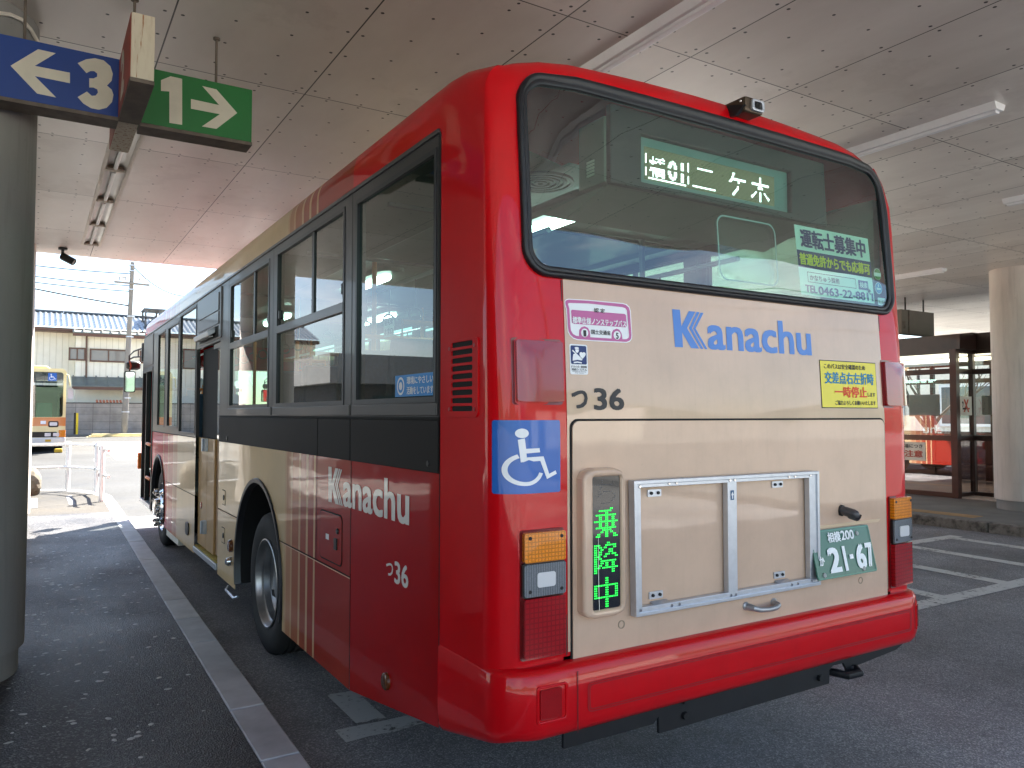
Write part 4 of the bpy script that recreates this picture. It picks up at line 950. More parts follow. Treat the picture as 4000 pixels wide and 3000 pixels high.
mb.fill([q(*p) for p in ((440, 1100), (480, 1085), (590, 1215), (510, 1205), (425, 1225), (430, 1150))], Pf(.006)); mb.fill([q(*p) for p in ((420, 1035), (432, 1015), (600, 1190), (595, 1215))], Pf(.0062))
mb.fill([q(*p) for p in ((548, 1090), (560, 1058), (590, 1052), (605, 1065), (625, 1052), (655, 1060), (665, 1095), (640, 1140), (605, 1180), (570, 1150))], Pf(.006)); mb.fill([q(*p) for p in ((440, 1250), (510, 1235), (590, 1250), (585, 1272), (510, 1262), (445, 1275))], Pf(.006))
mb.obj('pictogram', M_white, s2, smooth=0, fixn=False)
mb = MB(); lay(mb, 'ドライバー異常時', .313, .384, 1.873, 1.882, Pf(.005), .02); lay(mb, '対応システム', .313, .384, 1.863, 1.872, Pf(.005), .02); lay(mb, 'Emergency Driving', .318, .380, 1.857, 1.862, Pf(.005)); lay(mb, 'Stop System', .328, .370, 1.852, 1.8565, Pf(.005)); mb.obj('lettering', M_ink, s2, fixn=False)
# yellow notice
mb = MB(); mb.fill(rrect(1.750, 2.186, 1.731, 1.958, .003), Pf(.004)); s3 = mb.obj('yellow_notice', M_ink, bus, smooth=0, fixn=False)
mb = MB(); mb.fill(rrect(1.754, 2.182, 1.735, 1.954, .002), Pf(.005)); mb.obj('yellow_ground', M_yel, s3, smooth=0, fixn=False)
mb = MB(); lay(mb, 'このバスは安全確認のため', 1.780, 2.096, 1.917, 1.942, Pf(.006), .025); lay(mb, 'します', 2.105, 2.165, 1.788, 1.808, Pf(.006), .03); lay(mb, 'ご協力よろしくお願いいたします', 1.850, 2.165, 1.746, 1.768, Pf(.006), .025); mb.obj('black_lettering', M_ink, s3, fixn=False)
mb = MB(); lay(mb, '交差点右左折時', 1.780, 2.160, 1.846, 1.904, Pf(.006), .035); mb.obj('blue_lettering', M_cyan, s3, fixn=False)
mb = MB(); lay(mb, '一時停止', 1.850, 2.100, 1.782, 1.836, Pf(.006), .04); mb.obj('red_lettering', M_orangeink, s3, fixn=False)
# wheelchair mark wrapping on to the rounded corner
mb = MB(); gxw = [(a, b) for a in [.0 + .02 * k for k in range(14)] for b in (1.46, 1.5, 1.55, 1.6, 1.65)]
RR_ = rrect(.012, .256, 1.420, 1.680, .008)
UW = lambda a: ux(a) if a >= BR else QA - (BR - a) * 1.25
mb.fill([p for a, b in zip(RR_, RR_[1:] + RR_[:1]) for p in edge(a, b, 14 if math.dist(a, b) > .1 else 1)], lambda a, b: Sh(UW(a), b, .003), (), gxw); s4 = mb.obj('wheelchair_mark', M_blue, bus, smooth=60)
mb = MB(); wheelchair(mb, .010, .256, 1.420, 1.680, lambda a, b: Sh(UW(a), b, .0045)); mb.obj('pictogram', M_white, s4, smooth=60, fixn=False)
# upper brake lamps, set in shallow dark sockets
for x0, x1, mi in ((.073, .266, 0), (2.240, 2.420, 1)):
    mb = MB(); mb.slab(rrect(x0 - .012, x1 + .004, 1.735, 1.975, .01), lambda a, b, o: P(a, b, o), -.01, .004); soc = mb.obj('brake_lamp', mat('deep_red_socket', c(120, 4, 10), .4, 0, .6), bus, smooth=40)
    mb = MB()
    mb.slab(rrect(x0 + .004, x1, 1.746, 1.966, .008), lambda a, b, o: P(a, b, o), .0, .020, (), [(x0 + (x1 - x0) * i / 8, 1.746 + .22 * j / 6) for i in range(9) for j in range(7)]); mb.obj('lens', mat('glossy_red_lens', c(150, 8, 22), .12, 0, .6), soc, smooth=40, bevel=.005)
# tail lamp clusters
def cluster(x0, x1):
    mb = MB(); mb.slab(rrect(x0 - .008, x1 + .006, .838, 1.292, .01), lambda a, b, o: P(a, b, o), -.01, .006); cl = mb.obj('tail_lamp_cluster', mat('dark_red_housing', c(110, 4, 8), .4, 0, .5), bus, smooth=40)
    for nm, m, z0, z1 in (('turn_lens', M_amber, 1.180, 1.284), ('reverse_lens', M_clearlens, 1.062, 1.174), ('tail_lens', M_redlens, .848, 1.055)):
        mb = MB(); mb.slab(rrect(x0, x1, z0, z1, .008), lambda a, b, o: P(a, b, o), .0, .028); L = mb.obj(nm, m, cl, smooth=40, bevel=.007, seg=3)
        if nm != 'tail_lens':
            mb = MB()
            for a in (x0 + .018, x1 - .018):
                b = z0 + .018 if nm == 'reverse_lens' else z1 - .018
                mb.lathe(P(a, b, .027), (0, -1, 0), [(0, .003), (.006, .003), (.007, 0)], 10)
            mb.obj('screw', M_steel, L)
        if nm == 'reverse_lens':
            mb = MB(); mb.slab(rrect(x0 - .004, x1 + .003, z0 - .004, z1 + .003, .008), lambda a, b, o: P(a, b, o), .0, .020); mb.obj('black_surround', M_black, L, smooth=0)
            mb = MB(); mb.slab(rrect(x0 + .045, x1 - .045, z0 + .03, z1 - .03, .01), lambda a, b, o: P(a, b, o), .024, .0295); mb.obj('bright_reflector', mat('lamp_reflector', c(206, 208, 212), .3, .3), L, smooth=0, bevel=.003)
cluster(.094, .262); cluster(2.262, 2.428)
# ventilation grille on the red side corner
mb = MB(); mb.slab(rrect(.145, .395, 1.690, 1.985, .02), Sd, -.002, .006, [rrect(.185, .355, 1.712 + .0305 * k, 1.732 + .0305 * k, .009, 4) for k in range(9)]); vg = mb.obj('vent_grille', M_red, bus, smooth=0, bevel=.0025)
mb = MB(); mb.fill(rrect(.17, .37, 1.70, 1.975, .01), lambda a, b: Sd(a, b, .001)); mb.obj('dark_opening', M_gap, vg, smooth=0, fixn=False)
mb = MB()
for a in (.17, .37):
    for b in (1.72, 1.955): mb.lathe((-.006, a, b), (-1, 0, 0), [(0, .003), (.007, .003), (.008, 0)], 10)
mb.obj('screw', mat('red_screw', c(150, 10, 16), .4), vg)
# bumper with rounded corners
BO, BRad = .055, .16
def Bm(s, v, off=0.0):                                   # s along the bumper, v height, bulging outwards
    o = BO + off
    sl_, ar_ = .36, BRad * PI / 2
    if s < sl_: x, y, nx, ny = -.004 - (o - BO), .46 - s + (0), -1, 0
    elif s < sl_ + ar_: t = (s - sl_) / BRad; nx, ny = -math.cos(t), -math.sin(t); x, y = BRad - .004 + (BRad + o - BO) * nx, .10 + (BRad + o - BO) * ny
    elif s < SB - sl_ - ar_: x, y, nx, ny = BRad - .004 + (s - sl_ - ar_), .10 - BRad - (o - BO), 0, -1
    elif s < SB - sl_: t = (s - (SB - sl_ - ar_)) / BRad; nx, ny = math.sin(t), -math.cos(t); x, y = BW - BRad + .004 + (BRad + o - BO) * nx, .10 + (BRad + o - BO) * ny
    else: x, y, nx, ny = BW + .004 + (o - BO), .10 + (s - (SB - sl_)), 1, 0
    return Vector((x, y, v))
SB = .72 + BRad * PI + (BW - 2 * BRad + .008)
sl = [.36 * k / 4 for k in range(4)] + [.36 + BRad * PI / 2 * k / 12 for k in range(12)]
sm = [.36 + BRad * PI / 2 + (BW - 2 * BRad + .008) * k / 20 for k in range(20)]
sr = [SB - a for a in sl[::-1]]
S_ = sl + sm + [SB - .36 - BRad * PI / 2] + sr
profb = [(.812, -.075), (.815, -.03), (.806, -.010), (.790, .0), (.70, .004), (.62, .002), (.592, -.006), (.572, -.02), (.565, -.05)]
mb = MB(); rows = []
for z, off in profb:
    rows.append([])
    for s in S_:
        ed = min(s, SB - s); zz = z if z > .7 or ed > .5 else z - (.5 - ed) / .5 * .11 * min(1, (.7 - z) / .1)
        rows[-1].append(mb.b.verts.new(Bm(s, zz, off)))
for A, B in zip(rows, rows[1:]):
    for k in range(len(A) - 1): mb.b.faces.new((A[k], A[k + 1], B[k + 1], B[k]))
bump_ = mb.obj('rear_bumper', M_red, bus, smooth=50)
sx_ = lambda x: .36 + BRad * PI / 2 + x - BRad + .004
mb = MB()
rec = rrect(sx_(.33), sx_(2.33), .635, .742, .02)
for ins in (0,):
    inn_ = rrect(sx_(.335), sx_(2.325), .640, .737, .017)
    mb.fill(rec, lambda a, b: Bm(a, b, .0052), [inn_])
    mb.fill(rrect(sx_(.338), sx_(2.322), .643, .734, .015), lambda a, b: Bm(a, b, .0048), [rrect(sx_(.343), sx_(2.317), .648, .729, .012)])
mb.obj('pressed_outline', mat('bumper_crease_red', c(168, 8, 18), .3, 0, 1), bump_, smooth=0)
mb = MB()
for x in (.286, 2.36):
    seam(mb, (sx_(x), .575), (sx_(x), .79), .004, .0055, lambda a, b, o: Bm(a, b, o))
mb.obj('bumper_seam', mat('dark_red_seam', c(90, 6, 10), .5), bump_, smooth=0, fixn=False)
for x0, x1 in ((.128, .214), (2.385, 2.432)):
    s0, s1_ = sx_(x0), sx_(x1)
    mb = MB(); mb.slab(rrect(s0 - .012, s1_ + .03, .632, .762, .012), Bm, .0, .008, [rrect(s0 - .004, s1_ + .018, .642, .754, .008)]); soc = mb.obj('reflector_recess', M_red, bump_, smooth=0, bevel=.003)
    mb = MB(); mb.slab(rrect(s0, s1_, .647, .750, .006), Bm, .0, .010); mb.obj('reflector', M_reflector, soc, smooth=0, bevel=.004)
# black filler, its colour standing for the shade behind the bumper top
mb = MB(); mb.box(.27, 2.26, -.0, .03, .60, .825); mb.obj('bumper_gap_shade', M_gap, bus, smooth=0)
# skid plate under the bumper
mb = MB(); sk = [(.27, .60), (.27, .498), (.70, .497), (.725, .52), (.727, .455), (1.775, .459), (1.778, .52), (1.80, .535), (1.88, .535), (1.905, .50), (2.30, .53), (2.385, .56), (2.385, .62)]
mb.slab(sk, lambda a, b, o: Vector((a, .012 - o, b)), 0, .012); kp = mb.obj('skid_plate', M_steel, bus, smooth=0, bevel=.002)
mb = MB()
for a, b in ((.86, .50), (1.70, .50), (.86, .56), (1.5, .57)): mb.lathe((a, .0, b), (0, -1, 0), [(0, .014), (.014, .014), (.016, .0)], 6)
mb.obj('bolt', M_black, kp)
mb = MB(); mb.tube([(1.83, .3, .50), (1.83, .03, .495), (1.86, -.04, .492), (1.93, -.05, .495), (1.96, -.01, .50), (1.93, .03, .50)], .018, 10); mb.obj('tow_hook', M_steel, bus)
mb = MB(); mb.box(.15, 2.34, .25, 1.6, .58, .60); mb.box(.15, 2.34, 1.6, 10.3, .36, .40); mb.obj('chassis_floor', M_steel, bus, smooth=0)
mb = MB(); mb.box(.4, 2.1, 1.3, 2.4, .40, .75); mb.obj('engine_sump', M_steel, bus, smooth=0)
# green LED strip in its cream housing
mb = MB(); hz = [(.326, .985), (.34, .965), (.38, .955), (.48, .955), (.515, .965), (.526, .985), (.526, 1.46), (.512, 1.488), (.47, 1.502), (.38, 1.502), (.338, 1.49), (.324, 1.465)]
LO = .052
mb.slab(hz, lambda a, b, o: P(a, b, o), OH - .002, LO, [rrect(.372, .502, .985, 1.470, .008)]); lh = mb.obj('led_strip', M_cream, bus, smooth=0, bevel=.014, seg=4)
mb = MB(); mb.slab(rrect(.368, .506, .981, 1.474, .006), lambda a, b, o: P(a, b, o), .02, LO - .012); mb.obj('dark_screen', mat('smoked_screen', c(22, 26, 32), .15, 0, .6, .1, 4), lh, smooth=0)
JO = ["..........##...", "...########....", ".......##......", ".#############.", "...##..##..##..", "...##..##..##..", "###############", "...##..##..##..", "...##..##..##..", ".#############.", ".....######....", "....##.##.##...", "..##...##...##.", ".###...##...###"]
KOU = ["........##.....", "####...#######.", "##.##.##....##.", "##..##...###...", "##.##....###...", "##.##..###.###.", "####..##.....##", "##.##..........", "##..##########.", "##..##.##..##..", "##.##..##..##..", "####.##########", "##.........##..", "##.........##.."]
CHU = [".......##......", ".......##......", ".......##......", "###############", "##.....##....##", "##.....##....##", "##.....##....##", "##.....##....##", "###############", ".......##......", ".......##......", ".......##......", ".......##......"]
px_ = .00745
def dot(mb, x, z, r, fn, n=6): mb.face([fn(x + r * math.cos(2 * PI * k / n), z + r * math.sin(2 * PI * k / n)) for k in range(n)])
for rows_, ztop, pz_ in ((JO, 1.352, .0078), (KOU, 1.226, .0082), (CHU, 1.097, .0086)):
    mb = MB()
    for j, r in enumerate(rows_):
        for i, ch in enumerate(r):
            if ch == '#': dot(mb, .382 + i * px_, ztop - j * pz_, .0033, Pf(LO - .010))
    mb.obj('lit_character', M_ledgreen, lh, fixn=False)
pz_ = .0085
mb = MB()
for (i, j) in raster('ち', 13, 11): dot(mb, .388 + i * px_, 1.372 + j * pz_, .0016, Pf(LO - .0105))
mb.obj('unlit_dots', mat('unlit_dots', c(92, 100, 108), .4), lh, fixn=False)
mb = MB(); mb.fill([(.400, .970), (.4025, .970), (.3995, 1.08), (.398, 1.25), (.3965, 1.25), (.3965, 1.08)], Pf(LO - .008)); mb.obj('dried_drip', M_offwhite, lh, fixn=False)
# aluminium poster frame
FO = .040
fo_ = [(.575, .934), (1.663, .932), (1.663, 1.444), (.567, 1.448)]
fi1 = [(.610, .966), (1.110 - .032, .966), (1.110 - .032, 1.418), (.606, 1.420)]; fi2 = [(1.132, .966), (1.600, .966), (1.600, 1.416), (1.132, 1.418)]
PF = lambda a, b, o: P(a, b, o)
mb = MB(); mb.slab(fo_, PF, OH + .004, FO, [fi1, fi2]); af_ = mb.obj('poster_frame', M_alu, bus, smooth=0, bevel=.0015)
mb = MB(); mb.slab(fo_, PF, FO - .001, FO + .007, [[(.590, .949), (1.648, .947), (1.648, 1.429), (.583, 1.433)]]); mb.obj('frame_rim', M_alu, af_, smooth=0, bevel=.002)
for a, b in ((.60, 1.424), (.60, .957), (1.605, 1.428), (1.605, .957), (1.09, 1.428), (1.118, 1.428), (1.09, .954), (1.118, .954), (.75, 1.430), (.79, 1.430), (1.46, 1.428), (1.5, 1.428), (.76, .955), (.80, .955), (1.47, .954), (1.51, .954)): mb = MB(); mb.lathe(P(a, b, FO), (0, -1, 0), [(0, .004), (.0055, .004), (.0065, 0)], 10); mb.obj('screw', M_chrome, af_)
for a, b, s in ((.70, 1.405, 1), (1.42, 1.405, 1), (.705, .985, -1), (1.425, .985, -1)):
    mb = MB(); mb.slab(rrect(a - .035, a + .035, b - .014 + .012 * -s, b + .014 + .012 * -s, .004), PF, OH - .001, OH + .004)
    if s < 0: mb.prism([P(a - .03, .975, OH), P(a - .03, .968, OH), P(a - .03, .962, FO - .004), P(a - .03, .966, FO - .004)], (.085, 0, 0))
    br = mb.obj('bracket', M_alu, af_, smooth=0)
    mb = MB()
    for d in (-.018, .018): mb.lathe(P(a + d, b - .012 * s, OH + .004), (0, -1, 0), [(0, .006), (.006, .006), (.007, 0)], 8)
    mb.obj('bolt', M_steel, br)
mb = MB(); mb.slab([(1.094, 1.345), (1.114, 1.345), (1.114, 1.385), (1.094, 1.385)], PF, FO, FO + .001); q = mb.obj('arrow_label', mat('label_blue', c(30, 84, 128), .4), af_, smooth=0)
mb = MB(); mb.fill([(1.101, 1.350), (1.107, 1.350), (1.107, 1.365), (1.112, 1.365), (1.104, 1.380), (1.096, 1.365), (1.101, 1.365)], Pf(FO + .002)); mb.obj('arrow', M_white, q, fixn=False)
# handle, lamp, caps
mb = MB()
mb.tube([P(1.215, .886, OH), P(1.225, .884, .045), P(1.25, .876, .055), P(1.30, .872, .058), P(1.35, .873, .055), P(1.375, .878, .045), P(1.385, .880, OH)], [.016, .013, .011, .010, .011, .013, .016], 12)
for a, b in ((1.212, .888), (1.388, .882)): mb.lathe(P(a, b, OH - .002), (0, -1, 0), [(.018, 0), (.018, .006), (.013, .010), (0, .01)], 16)
mb.obj('hatch_handle', mat('satin_handle', c(170, 170, 172), .35, .6), bus)
LC = (1.868, 1.250); LS = .62
mb = MB(); mb.slab([(LC[0] + (a - 1.872) * LS, LC[1] + (b - 1.250) * LS) for a, b in ((1.845, 1.215), (1.87, 1.205), (1.90, 1.215), (1.912, 1.25), (1.90, 1.285), (1.87, 1.292), (1.848, 1.28), (1.838, 1.25))], PF, OH - .002, OH + .008)
nl = mb.obj('plate_lamp', M_black, bus, smooth=0, bevel=.003)
mb = MB(); d = Vector((.10, -1, -.22)).normalized(); p0 = P(LC[0] + .002, LC[1] + .002, OH); mb.lathe(p0, d, [(.020, 0), (.022, .03), (.022, .062), (.018, .078), (.010, .086), (0, .088)], 24); mb.obj('lamp_barrel', mat('dark_grey_plastic', c(72, 70, 72), .4, 0, .1), nl)
mb = MB()
for k in range(7):
    a, b = PI + PI * k / 7, PI + PI * (k + 1) / 7
    q0 = p0 + d * .048; e1 = Vector((1, 0, 0)); e2 = d.cross(e1).normalized() * -1
    if e2.z < 0: e2 = -e2
    R2 = lambda t, L: q0 + d * L + (e1 * math.cos(t) + e2 * math.sin(t)) * .028
    mb.face([R2(a, 0), R2(b, 0), R2(b, .036), R2(a, .036)])
mb.obj('lamp_hood', mat('dark_grey_plastic', c(72, 70, 72), .4, 0, .1), nl)
mb = MB()
for a, b in ((.533, .906), (2.008, .907)): mb.slab(circ(a, b, .016), PF, OH - .001, OH + .0012, [circ(a, b, .0125)])
mb.obj('plug_ring', mat('grey_plug_ring', c(150, 134, 112), .5), bus, smooth=0)
# number plate in a shallow recess, leaning back at the top
n0 = Vector((1.616, -.066, .957)); nx = Vector((1, 0, 0)); nu = Vector((0, .046, .214)).normalized()
PL = lambda a, b, o=0.0: n0 + nx * a + nu * b + nx.cross(nu) * o
mb = MB(); mb.slab(rrect(0, .44, 0, .22, .012), lambda a, b, o: PL(a, b, o), -.003, 0); npl = mb.obj('number_plate', M_plate, bus, smooth=0, bevel=.002)
mb = MB(); mb.fill(rrect(.004, .436, .004, .216, .011), lambda a, b: PL(a, b, .003), [rrect(.009, .431, .009, .211, .010)]); mb.obj('raised_rim', mat('plate_rim_green', c(40, 112, 92), .35, .1, .4), npl, smooth=0)
PLf = lambda a, b: PL(a, b, .0035)
mb = MB(); lay(mb, '相模', .118, .212, .158, .204, PLf, .035); lay(mb, '200', .216, .312, .162, .205, PLf, .03)
lay(mb, 'か', .030, .066, .062, .104, PLf, .035)
def dig(mb, P_): mb.fill(P_, PLf)
lay(mb, '2', .094, .180, .024, .136, PLf, .045); mb.fill([(.205, .024), (.226, .024), (.226, .136), (.205, .136)], PLf); mb.fill([(.250, .074), (.278, .074), (.278, .094), (.250, .094)], PLf); lay(mb, '6', .298, .370, .022, .136, PLf, .045); lay(mb, '7', .376, .446 - .018, .024, .136, PLf, .045)
mb.obj('plate_lettering', M_white, npl, fixn=False)
mb = MB()
for a, b in ((.05, .185), (.34, .185), (.05, .02), (.34, .022)): mb.lathe(PL(a, b, .0), nx.cross(nu), [(0, .006), (.010, .005), (.012, 0)], 14)
mb.obj('plate_bolt', mat('dull_bolt', c(150, 152, 150), .5, .3), npl)
mb = MB(); mb.slab([(1.69, 1.19), (2.17, 1.19), (2.15, 1.176), (1.69, 1.176)], PF, OH - .001, OH + .004); mb.obj('plate_recess_lip', mat('recess_shade_cream', c(214, 186, 152), .4, 0, .5), bus, smooth=0)
# reversing camera above the window
mb = MB(); mb.box(1.29, 1.41, .03, .17, 3.055, 3.125); rc = mb.obj('reversing_camera', mat('bronze_camera_case', c(84, 70, 56), .35, .5), bus, smooth=0, bevel=.012)
mb = MB(); mb.slab(rrect(1.325, 1.405, 3.062, 3.115, .012), lambda a, b, o: Vector((a, .03 - o, b)), -.005, .012, [rrect(1.340, 1.390, 3.073, 3.105, .008)]); mb.obj('silver_bezel', M_alu, rc, smooth=0, bevel=.003)
mb = MB(); mb.lathe((1.365, .03, 3.089), (0, -1, 0), [(0, .010), (.014, .008), (.02, .002), (.024, 0)], 20); mb.obj('camera_lens', M_gap, rc)
mb = MB(); mb.prism([(1.27, .07, 3.04), (1.285, .03, 3.08), (1.285, .13, 3.11), (1.27, .15, 3.05)], (.018, 0, 0)); mb.obj('camera_bracket', M_black, rc, smooth=0)
mb = MB()
for a, b in ((.055, 3.075), (.055, 3.105), (.11, 3.08)): mb.lathe((1.289, a, b), (-1, 0, 0), [(0, .005), (.006, .004), (.007, 0)], 8)
mb.obj('screw', M_chrome, rc)
# things on the inside of the rear glass
def GI(a, b, o=0.0): return P(a, b, -.006 - o)
def warp(pts): return pts
mb = MB(); pc = lambda x, z: GI(x + (z - 2.43) * -.045, z)
CX0, CX1, CZ0, CZ1 = 1.656, 2.226, 2.262, 2.596
mb.fill([(CX0, CZ0), (CX1, CZ0), (CX1, CZ1), (CX0, CZ1)], pc); po = mb.obj('window_poster', M_palegreen, bus, smooth=0, fixn=False)
pk = lambda o: (lambda a, b: GI(a + (b - 2.43) * -.045, b, -o))
mb = MB(); mb.fill([(CX0, 2.394), (CX1, 2.394), (CX1, 2.476), (CX0, 2.476)], pk(.001)); mb.fill([(2.105, 2.325), (2.185, 2.325), (2.185, 2.372), (2.105, 2.372)], pk(.001)); mb.obj('navy_band', M_navy, po, smooth=0, fixn=False)
mb = MB(); lay(mb, '運転士募集中', 1.688, 2.192, 2.490, 2.582, pk(.002), .04); lay(mb, 'TEL', 1.69, 1.775, 2.276, 2.312, pk(.002), .03); lay(mb, '0463-22-8811', 1.785, 2.215, 2.272, 2.313, pk(.002), .03); mb.obj('navy_lettering', M_navy, po, fixn=False)
mb = MB(); lay(mb, '普通免許からでも応募可', 1.668, 2.212, 2.406, 2.464, pk(.002), .035); mb.obj('yellow_lettering', M_yellink, po, fixn=False)
mb = MB(); mb.fill([(1.715, 2.326), (2.085, 2.326), (2.085, 2.376), (1.715, 2.376)], pk(.001), [[(1.718, 2.329), (2.082, 2.329), (2.082, 2.373), (1.718, 2.373)]]); lay(mb, 'かなちゅう採用', 1.73, 1.95, 2.336, 2.364, pk(.002), .01)
mb.fill([(2.175, 2.34), (2.205, 2.322), (2.192, 2.320), (2.198, 2.306), (2.190, 2.304), (2.186, 2.318), (2.176, 2.312)], pk(.0025)); mb.obj('black_lettering', M_ink, po, fixn=False)
mb = MB(); lay(mb, '検索', 2.114, 2.176, 2.334, 2.364, pk(.002), .02); mb.obj('white_lettering', M_white, po, fixn=False)
for zc, m2, nm in ((2.418, mat('eco_green', c(60, 140, 50), .4), 'green'), (2.345, mat('eco_blue', c(40, 130, 190), .4), 'blue')):
    mb = MB(); mb.fill(circ(2.276, zc, .030), lambda a, b: GI(a, b)); q = mb.obj('round_sticker', M_white, bus, smooth=0, fixn=False)
    mb = MB()
    if nm == 'green': mb.fill([(2.276 + .027 * math.cos(a * PI / 12), zc + .027 * math.sin(a * PI / 12)) for a in range(1, 12)], lambda a, b: GI(a, b, -.001)); mb.fill([(2.276 + .027 * math.cos(a * PI / 12), zc - .006 + .022 * math.sin(a * PI / 12)) for a in range(13, 24)], lambda a, b: GI(a, b, -.001))
    else: mb.fill(circ(2.276, zc, .027), lambda a, b: GI(a, b, -.001), [[(2.258, zc - .008), (2.294, zc - .008), (2.294, zc + .002), (2.258, zc + .002)], [(2.272, zc + .006), (2.278, zc + .006), (2.278, zc + .02), (2.272, zc + .02)]])
    mb.obj('print', m2, q, smooth=0, fixn=False)
mb = MB(); mb.fill(rrect(2.262, 2.345, 2.258, 2.296, .003), lambda a, b: GI(a, b)); q = mb.obj('white_label', M_white, bus, smooth=0, fixn=False)
mb = MB(); lay(mb, 'BLUETEC', 2.268, 2.339, 2.267, 2.283, lambda a, b: GI(a, b, -.001), .0); mb.obj('lettering', M_ink, q, fixn=False)
# wide-angle lens sheet stuck on the glass
mb = MB()
lr = rrect(1.135, 1.505, 2.288, 2.570, .045, 8); lg = [(1.135 + .37 * i / 12, 2.288 + .282 * j / 10) for i in range(13) for j in range(11)]
mb.fill(lr, lambda a, b: GI(a, b, .012 * (((a - 1.32) / .185) ** 2 + ((b - 2.43) / .141) ** 2)), (), lg)
fl = mb.obj('wide_angle_lens', glass('lens_sheet', (.72, .82, .80, 1), .10, .02, .9, .06), bus, smooth=60)
mb = MB(); mb.fill(rrect(1.130, 1.510, 2.283, 2.575, .048, 8), lambda a, b: GI(a, b, -.001), [rrect(1.137, 1.503, 2.290, 2.568, .044, 8)]); mb.obj('lens_edge', mat('pale_lens_edge', c(170, 190, 190), .3), fl, smooth=0, fixn=False)

# ------------------------------------------------------------------ inside the bus
mb = MB(); mb.box(.76, 1.73, .2, 10.4, .86, .90)
for a, b in ((.06, .759), (1.731, 2.43)):
    for q, r in ((.2, 2.7), (4.1, 7.95), (9.3, 10.4)): mb.box(a, b, q, r, .86, .90)
mb.obj('cabin_floor', M_floor, bus, smooth=0)
mb = MB(); prof = [(.06, 2.83), (.20, 2.80), (.48, 2.74), (.52, 2.76), (1.97, 2.76), (2.01, 2.74), (2.29, 2.80), (2.43, 2.83)]
for (a, za), (b, zb2) in zip(prof, prof[1:]): mb.face([(a, .30, za), (b, .30, zb2), (b, 10.2, zb2), (a, 10.2, za)])
mb.obj('cabin_ceiling', M_interior, bus, smooth=0, fixn=False)
mb = MB()
for y in (1.25, 2.6, 4.6, 6.2, 7.8): mb.box(.1, 2.4, y - .012, y + .012, 2.735, 2.755)
mb.obj('ceiling_rib', M_inner_dk, bus, smooth=0)
mb = MB()
for y0, y1 in ((.25, 10.4),):
    mb.box(.045, .06, y0, 4.75, 1.27, 1.74); mb.box(.045, .06, 6.0, 9.2, 1.27, 1.47); mb.box(2.43, 2.445, y0, y1, 1.27, 1.74)
mb.obj('cabin_side_lining', M_interior, bus, smooth=0)
mb = MB(); mb.box(.12, 2.38, .12, .16, .9, 2.20); mb.obj('cabin_rear_lining', M_inner_dk, bus, smooth=0)
mb = MB(); mb.box(.05, .10, .14, .47, 1.7, 2.84); mb.box(2.39, 2.44, .14, .47, 1.7, 2.84); mb.obj('corner_trim', M_interior, bus, smooth=0)
def hollow_post(y): pass
mb = MB()
for y in (1.50, 3.03, 4.6, 6.0, 7.4, 8.8): mb.box(2.40, 2.45, y - .06, y + .06, 1.74, 2.80)
for y in (1.50, 3.03, 4.55): mb.box(.035, .06, y - .05, y + .05, 1.74, 2.80)
mb.obj('window_pillar_trim', M_inner_dk, bus, smooth=0)
# seats: rear bench on a step, then pairs
def seat(x, y, w_, zf, ang=.12):
    mb = MB(); mb.box(x - w_ / 2, x + w_ / 2, y, y + .42, zf + .38, zf + .48)
    s = mb.obj('seat', M_seat, bus, smooth=0, bevel=.03, seg=2)
    mb = MB(); mb.prism([(x - w_ / 2, y - .02, zf + .46), (x - w_ / 2, y + .09, zf + .46), (x - w_ / 2, y - .04, zf + 1.02), (x - w_ / 2, y - .12, zf + 1.02)], (w_, 0, 0)); mb.obj('seat_back', M_seat, s, smooth=0, bevel=.025)
    mb = MB(); mb.tube([(x - w_ / 2 + .05, y - .08, zf + 1.0), (x - w_ / 2 + .05, y - .09, zf + 1.1), (x + w_ / 2 - .05, y - .09, zf + 1.1), (x + w_ / 2 - .05, y - .08, zf + 1.0)], .014, 8); mb.obj('grab_rail', M_pole, s)
    mb = MB(); mb.box(x - .1, x + .1, y + .05, y + .35, zf, zf + .38); mb.obj('seat_base', M_inner_dk, s, smooth=0)
mb = MB(); mb.box(.06, 2.43, .17, 2.3, .90, 1.12); mb.obj('rear_platform', M_floor, bus, smooth=0)
for x in (.33, .79, 1.245, 1.70, 2.16): seat(x, .42, .43, 1.12)
for y in (1.25, 2.0): 
    for x in (.50, 1.99): seat(x, y, .82, 1.05)
for y in (2.75, 3.5): 
    for x in (.32, 2.1): seat(x, y, .44, 1.0)
for y in (6.2, 7.0, 7.8, 8.6): seat(2.1, y, .44, .9)
for y in (6.6, 7.6): seat(.32, y, .44, .9)
for x, y in ((.78, 1.2), (1.71, 1.2), (.60, 2.7), (1.89, 2.7), (.62, 4.6), (1.85, 4.6), (.60, 6.1), (1.85, 6.6), (1.85, 8.2)):
    mb = MB(); mb.tube([(x, y, .9), (x, y, 2.75)], .017, 10); mb.obj('hand_pole', M_pole if y > 2 else M_inner_dk, bus)
mb = MB()
for x in (.62, 1.87): mb.tube([(x, .6, 2.55), (x, 10, 2.55)], .015, 8)
rl_ = mb.obj('ceiling_rail', M_alu, bus)
mb = MB()
for x in (.62, 1.87):
    for k in range(20):
        y = .8 + k * .42; mb.tube([(x, y, 2.54), (x, y, 2.36)], .007, 5)
        mb.tube([(x + .045 * math.cos(2 * PI * j / 10), y, 2.32 + .045 * math.sin(2 * PI * j / 10)) for j in range(11)], .008, 5)
mb.obj('hanging_straps', M_inner_dk, rl_)
